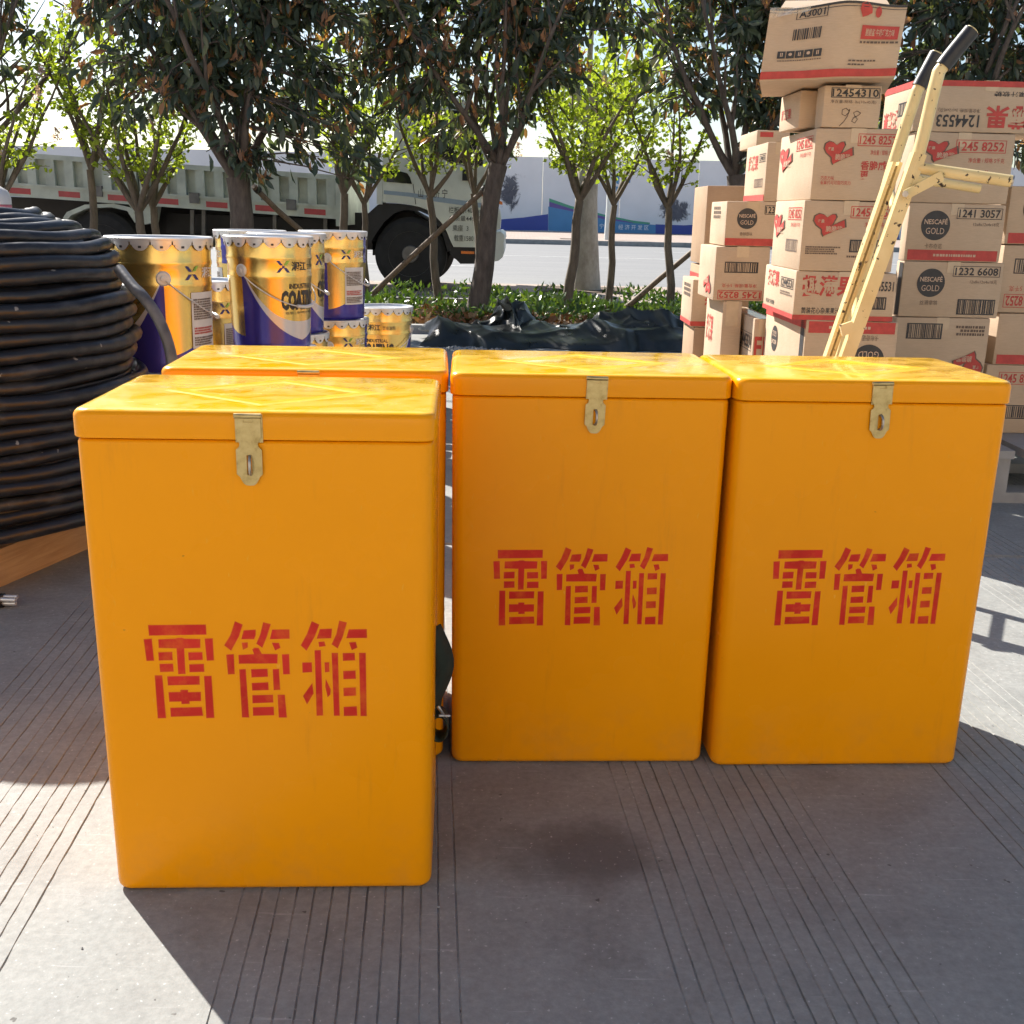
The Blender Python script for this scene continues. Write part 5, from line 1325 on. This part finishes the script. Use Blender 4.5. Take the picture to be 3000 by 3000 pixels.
tree_at('dark evergreen tree leaning in from the left edge', -90, 560, -90, 330, 10.2, 45, r0=.10, cr=(1.6, .8, 1.3), cz=3.05, n_tips=440, zmin=2.0)

def lilac(label, ub, vb, ut, vt, y, seed, h=1.45, spread=.55, stems=6, r0=.045, flowers=3, dens=1.0, low=None):
    rg = random.Random(seed); rs = np.random.RandomState(seed)
    b = at(ub, vb, y); t = at(ut, vt, y)
    root = thing('lilac_tree', label, 'tree', (b.x, y, 0), 0, 'young lilac trees along the bed'); fork = Vector((t.x - b.x, 0, t.z))
    tr = MB(); pts = [Vector((0, 0, -.05)).lerp(fork, k / 6) + Vector((.012 * math.sin(k * 1.7 + seed), 0, 0)) for k in range(7)]
    tr.tube(pts, [r0 * (1.1 - .05 * k) for k in range(7)], 10); obj('trunk', tr, 'bark_lilac', root, 60)
    sb = MB(); nodes = []
    for k in range(stems):
        a = 2 * math.pi * (k + rg.uniform(-.3, .3)) / stems; sp = rg.uniform(.35, 1.0) * spread
        p = fork.copy(); d = Vector((math.cos(a) * sp * 1.2, math.sin(a) * sp, 1)).normalized(); P = [p.copy()]; rr = [r0 * .62]; N = 9
        for j in range(N):
            d = (d + Vector((rg.uniform(-.13, .13), rg.uniform(-.13, .13), .05))).normalized(); p = p + d * (h / N); P.append(p.copy()); rr.append(r0 * .62 * (1 - .095 * (j + 1)))
            if j > 0: nodes.append((p.copy(), d.copy()))
        sb.tube(P, rr, 7)
    tips = []
    for (p, d) in nodes:
        for _ in range(2):
            d2 = (d * .5 + Vector((rg.uniform(-1, 1), rg.uniform(-1, 1), rg.uniform(-.35, .7)))).normalized(); q = p + d2 * rg.uniform(.12, .36); sb.tube([p, p.lerp(q, .5) + Vector((0, 0, .015)), q], [.006, .004, .002], 4, cap=False)
            tips.append((p, q))
    obj('stems', sb, 'bark_lilac', root, 60)
    pos, dr = [], []
    for (p, q) in tips:
        for _ in range(int(11 * dens)):
            s = rg.uniform(.25, 1.05); c = p.lerp(q, s); pos.append((c.x + rg.gauss(0, .025), c.y + rg.gauss(0, .025), c.z + rg.gauss(0, .02))); dr.append((rg.gauss(0, 1), rg.gauss(0, 1), rg.gauss(-.45, .6)))
    pos, dr = np.array(pos), np.array(dr); leaf_mesh('crown', pos, dr, .040 + .024 * rs.rand(len(pos)), .85, 'leaf_lilac', root, False, seed=seed)
    fl = []
    for _ in range(flowers):
        p, q = rg.choice(tips); ax = rg.uniform(.10, .16)
        for i in range(90): s = rg.random(); fl.append((q.x + rg.gauss(0, .028 * (1 - s * .6)), q.y + rg.gauss(0, .028 * (1 - s * .6)), q.z + s * ax))
    if fl: fl = np.array(fl); leaf_mesh('blossom', fl, rs.randn(len(fl), 3), .016 + .008 * rs.rand(len(fl)), .8, 'lilac_flower', root, False, seed=seed + 2)
    return root
lilac('young lilac with thin straight trunk above the cable coil', 180, 560, 172, 320, 10.9, 101, h=1.5, spread=.8, flowers=4, r0=.042)
lilac('spreading lilac hung with pink blossom at the far left', -20, 560, 0, 380, 10.4, 102, h=1.6, spread=1.0, stems=8, flowers=9, r0=.04, dens=1.2)
lilac('lilac with twin leaning stems behind the leftmost pail', 292, 560, 262, 400, 10.6, 103, h=1.5, spread=.9, stems=7, r0=.05, flowers=1)
lilac('lilac whose stem rises right beside the twin-stemmed lilac', 318, 560, 288, 390, 11.0, 104, h=1.2, spread=.6, stems=5, r0=.045, flowers=0)
lilac('lilac behind the rear pails, left of the truck cab', 652, 560, 648, 365, 10.9, 105, h=1.25, spread=.8, stems=6, r0=.045, flowers=1, dens=1.3)
lilac('thinner lilac in front of the truck door hinge side', 690, 560, 687, 385, 11.3, 106, h=1.1, spread=.7, stems=5, r0=.035, flowers=1)
lilac('lilac standing before the truck front wheel', 828, 575, 812, 372, 11.2, 107, h=1.2, spread=.9, stems=5, r0=.042, flowers=3, dens=.6)
lilac('thin lilac tucked behind the leaning evergreen trunk', 912, 585, 895, 365, 11.6, 108, h=1.1, spread=.6, stems=4, r0=.04, flowers=2, dens=.6)
lilac('lilac with leaning trunk in front of the pale plane tree', 1068, 590, 1094, 378, 11.0, 109, h=1.35, spread=.85, stems=7, r0=.05, flowers=1, dens=1.25)
lilac('slim lilac between the plane tree and the wooden prop', 1150, 570, 1158, 386, 11.5, 110, h=1.2, spread=.75, stems=5, r0=.038, flowers=1)
lilac('slim lilac crossed by the wooden prop beside the cartons', 1268, 580, 1260, 392, 11.2, 111, h=1.1, spread=.9, stems=5, r0=.042, flowers=2, dens=.9)
lilac('lilac growing behind the carton stacks', 1560, 580, 1540, 380, 11.8, 112, h=1.6, spread=.8, stems=6, r0=.042, flowers=0)

# pale street plane tree with its trunk by the kerb, and the light pole beyond
def plane_tree():
    root = thing('plane_tree', 'pale plane tree trunk at the kerb behind the lilac', 'tree', (.95, 15.2, 0))
    pts = [(.0, 0, -.05), (.0, 0, .3), (-.02, 0, .7), (-.04, 0, 1.2), (-.03, 0, 1.6), (0, 0, 2.0), (.05, 0, 2.3)]
    obj('trunk', MB().tube(pts, [.215, .175, .16, .15, .14, .13, .11], 18), 'bark_plane', root, 60)
    rg = random.Random(4); lb = MB(); tips = []
    for k in range(8):
        a = k * .8; p = Vector((.04, 0, 2.0 + .1 * (k % 3))); d = Vector((math.cos(a), math.sin(a), .7)).normalized(); P = [p.copy()]
        for j in range(6): d = (d + Vector((rg.uniform(-.2, .2), rg.uniform(-.2, .2), .08))).normalized(); p = p + d * .42; P.append(p.copy()); tips.append(p.copy())
        lb.tube(P, [.06 - .008 * j for j in range(7)], 7)
    obj('limbs', lb, 'bark_plane', root, 60)
    rs = np.random.RandomState(8); n = len(tips) * 45; pos = np.repeat(np.array([tuple(t) for t in tips]), 45, 0) + rs.randn(n, 3) * .22
    leaf_mesh('crown', pos, rs.randn(n, 3) + np.array([0, 0, -.4]), .07 + .05 * rs.rand(n), .9, 'leaf_lilac', root, False, seed=8)
plane_tree()
q = at(1150, 470, 41.0)
lp = thing('lamp_post', 'slim white lamp post on the far pavement', 'lamp post', (at(1147, 465, 41).x, 41.0, .12))
obj('post', MB().tube([(0, 0, 0), (0, 0, 1.2), (0, 0, 7.5)], [.16, .13, .09], 12), 'truck_white', lp, 60); obj('arm', MB().tube([(0, 0, 7.4), (0, -.6, 7.8), (0, -1.6, 7.95)], .05, 8), 'truck_white', lp, 60); obj('lamp_head', MB().box((0, -1.9, 7.95), (.3, .7, .12)), 'rim_steel', lp)

# leaning timber props
def prop(label, u0, v0, y0, u1, v1, y1, r=.028):
    a, b = at(u0, v0, y0), at(u1, v1, y1); d = (a - b).normalized()
    if a.z > 0: a = a + d * (a.z / max(-d.z, .05))
    root = thing('wooden_prop', label, 'prop', tuple(a), 0, 'timber props staking the trees'); n = 7
    pts = [(b - a) * (k / (n - 1)) + Vector((.008 * math.sin(k * 2.1), 0, .008 * math.cos(k * 1.7))) for k in range(n)]
    obj('pole', MB().tube(pts, [r * (1.05 - .03 * k) for k in range(n)], 9), 'prop_wood', root, 60)
    obj('tie', MB().tube([(b - a) * .965, (b - a) * .985], r * 1.25, 9), 'truck_black', root, 60)
prop('timber prop leaning across the truck wheel onto the evergreen trunk', 700, 556, 10.9, 922, 350, 10.4)
prop('dark timber prop leaning towards the cartons', 1188, 574, 11.4, 1330, 455, 11.2, .03)
prop('short timber prop slanting from the thick trunk behind the pails', 575, 445, 10.6, 478, 350, 10.0)

# ------------------------------------------------------------------ hedge, leaf litter, tarpaulin
def ground_cover():
    rs = np.random.RandomState(2); n = 15000
    x = rs.uniform(-4.2, 5.2, n); y = rs.uniform(9.6, 12.25, n)
    hgt = .10 + .14 * (np.sin(x * 2.1) * np.cos(y * 1.9 + x) * .5 + .5) + .06 * np.sin(x * 7.3 + y * 3)
    gap = (np.sin(x * 3.3 + 1) + np.sin(y * 2.7 + x * 1.3)) > -1.1
    z = hgt * rs.rand(n) ** .5; k = gap
    o = leaf_mesh('low_hedge', np.stack([x, y, z], 1)[k], (rs.randn(n, 3) * .8 + np.array([0, 0, .7]))[k], (.05 + .04 * rs.rand(n))[k], .45, 'leaf_hedge', None, False, seed=3)
    tag(o, 'low green ground-cover hedge under the trees', 'hedge', kind='stuff')
    n = 1500; x = rs.uniform(-3.5, 3.5, n); x[:700] = rs.normal(-.45, .45, 700); y = rs.uniform(9.35, 10.6, n)
    o = leaf_mesh('leaf_litter', np.stack([x, y, .01 + .10 * rs.rand(n)], 1), rs.randn(n, 3) * np.array([1, 1, .5]), .06 + .05 * rs.rand(n), .6, 'leaf_litter', None, False, seed=4)
    tag(o, 'dry brown fallen leaves along the planting bed', 'leaves', kind='stuff')
ground_cover()
def tarp(name, label, u0, u1, y0, y1, prof, seed):
    """a heaped sheet: prof = list of (fraction, height)"""
    rg = np.random.RandomState(seed); nx, ny = 120, 40
    xa, xb = at(u0, 620, y0).x, at(u1, 620, y0).x
    fx = np.array([p[0] for p in prof]); fh = np.array([p[1] for p in prof])
    S, T = np.meshgrid(np.linspace(0, 1, nx), np.linspace(0, 1, ny))
    H = np.interp(S, fx, fh)
    prof_y = np.sin(np.pi * np.clip(T, 0, 1)) ** .55
    wr = np.zeros_like(S)
    for k in range(6):
        a = rg.uniform(-.9, .9); f = rg.uniform(2., 6.); ph = rg.uniform(0, 6.28); c = rg.rand()
        wr += np.abs(np.sin((S * math.cos(a) * 3 + T * math.sin(a)) * f + ph + 1.5 * np.sin(4 * T + 3 * S + c * 6))) ** .7 * -rg.uniform(.3, 1.) / (1 + f * .06)
    wr = (wr - wr.min()) / (wr.max() - wr.min())
    Z = H * .80 * prof_y * (.66 + .45 * wr) * (.9 + .18 * np.sin(T * 5 + S * 9)) + .012 * wr
    X = xa + (xb - xa) * S + .06 * np.sin(T * 7 + S * 12) ; Y = y0 + (y1 - y0) * T + .07 * np.sin(S * 17) * (1 - T) + .04 * np.sin(S * 41 + 2) * (1 - T)
    V = np.stack([X, Y, np.maximum(Z, .006)], -1).reshape(-1, 3).tolist()
    F = [(j * nx + i, j * nx + i + 1, (j + 1) * nx + i + 1, (j + 1) * nx + i) for j in range(ny - 1) for i in range(nx - 1)]
    me = bpy.data.meshes.new(name); me.from_pydata(V, [], F); me.polygons.foreach_set('use_smooth', [True] * len(me.polygons))
    return tag(link(name, me, 'tarp'), label, 'tarpaulin')
tarp('tarpaulin', 'dark green tarpaulin heaped in folds along the planting bed', 790, 1345, 8.25, 9.15, [(0, .12), (.05, .30), (.12, .26), (.25, .24), (.35, .26), (.5, .20), (.65, .22), (.8, .26), (1, .24)], 5)
tarp('tarpaulin', 'second tarpaulin fold humped up behind the dark green heap', 885, 1015, 8.62, 9.22, [(0, .05), (.25, .32), (.6, .44), (.85, .42), (1, .06)], 9)
tarp('tarpaulin', 'grey sunlit tarpaulin sheet spread towards the cartons', 1005, 1400, 8.55, 9.22, [(0, .04), (.2, .26), (.45, .36), (.7, .33), (.9, .28), (1, .24)], 14)

def grit():
    """loose crumbs of stone and mortar on the concrete"""
    rg = random.Random(77); mb = MB()
    def crumb(x, y, r):
        vs = [(x + r * rg.uniform(.6, 1.2) * a, y + r * rg.uniform(.6, 1.2) * b, r * .5 + r * .7 * c) for a, b, c in ((1, 0, 0), (0, 1, 0), (-1, 0, 0), (0, -1, 0), (0, 0, 1), (0, 0, -.7))]
        mb.add(vs, [(0, 1, 4), (1, 2, 4), (2, 3, 4), (3, 0, 4), (1, 0, 5), (2, 1, 5), (3, 2, 5), (0, 3, 5)])
    for _ in range(420): crumb(rg.uniform(-1.3, 1.3), rg.uniform(1.0, 3.2), rg.choice((.0008, .0010, .0013, .0018, .0026)))
    for _ in range(160): crumb(rg.gauss(-.35, .12), rg.gauss(8.15, .05), rg.uniform(.008, .02))
    tag(obj('grit', mb, 'kerb_stone'), 'loose grit and crumbs of mortar on the concrete', 'grit', kind='stuff')
grit()
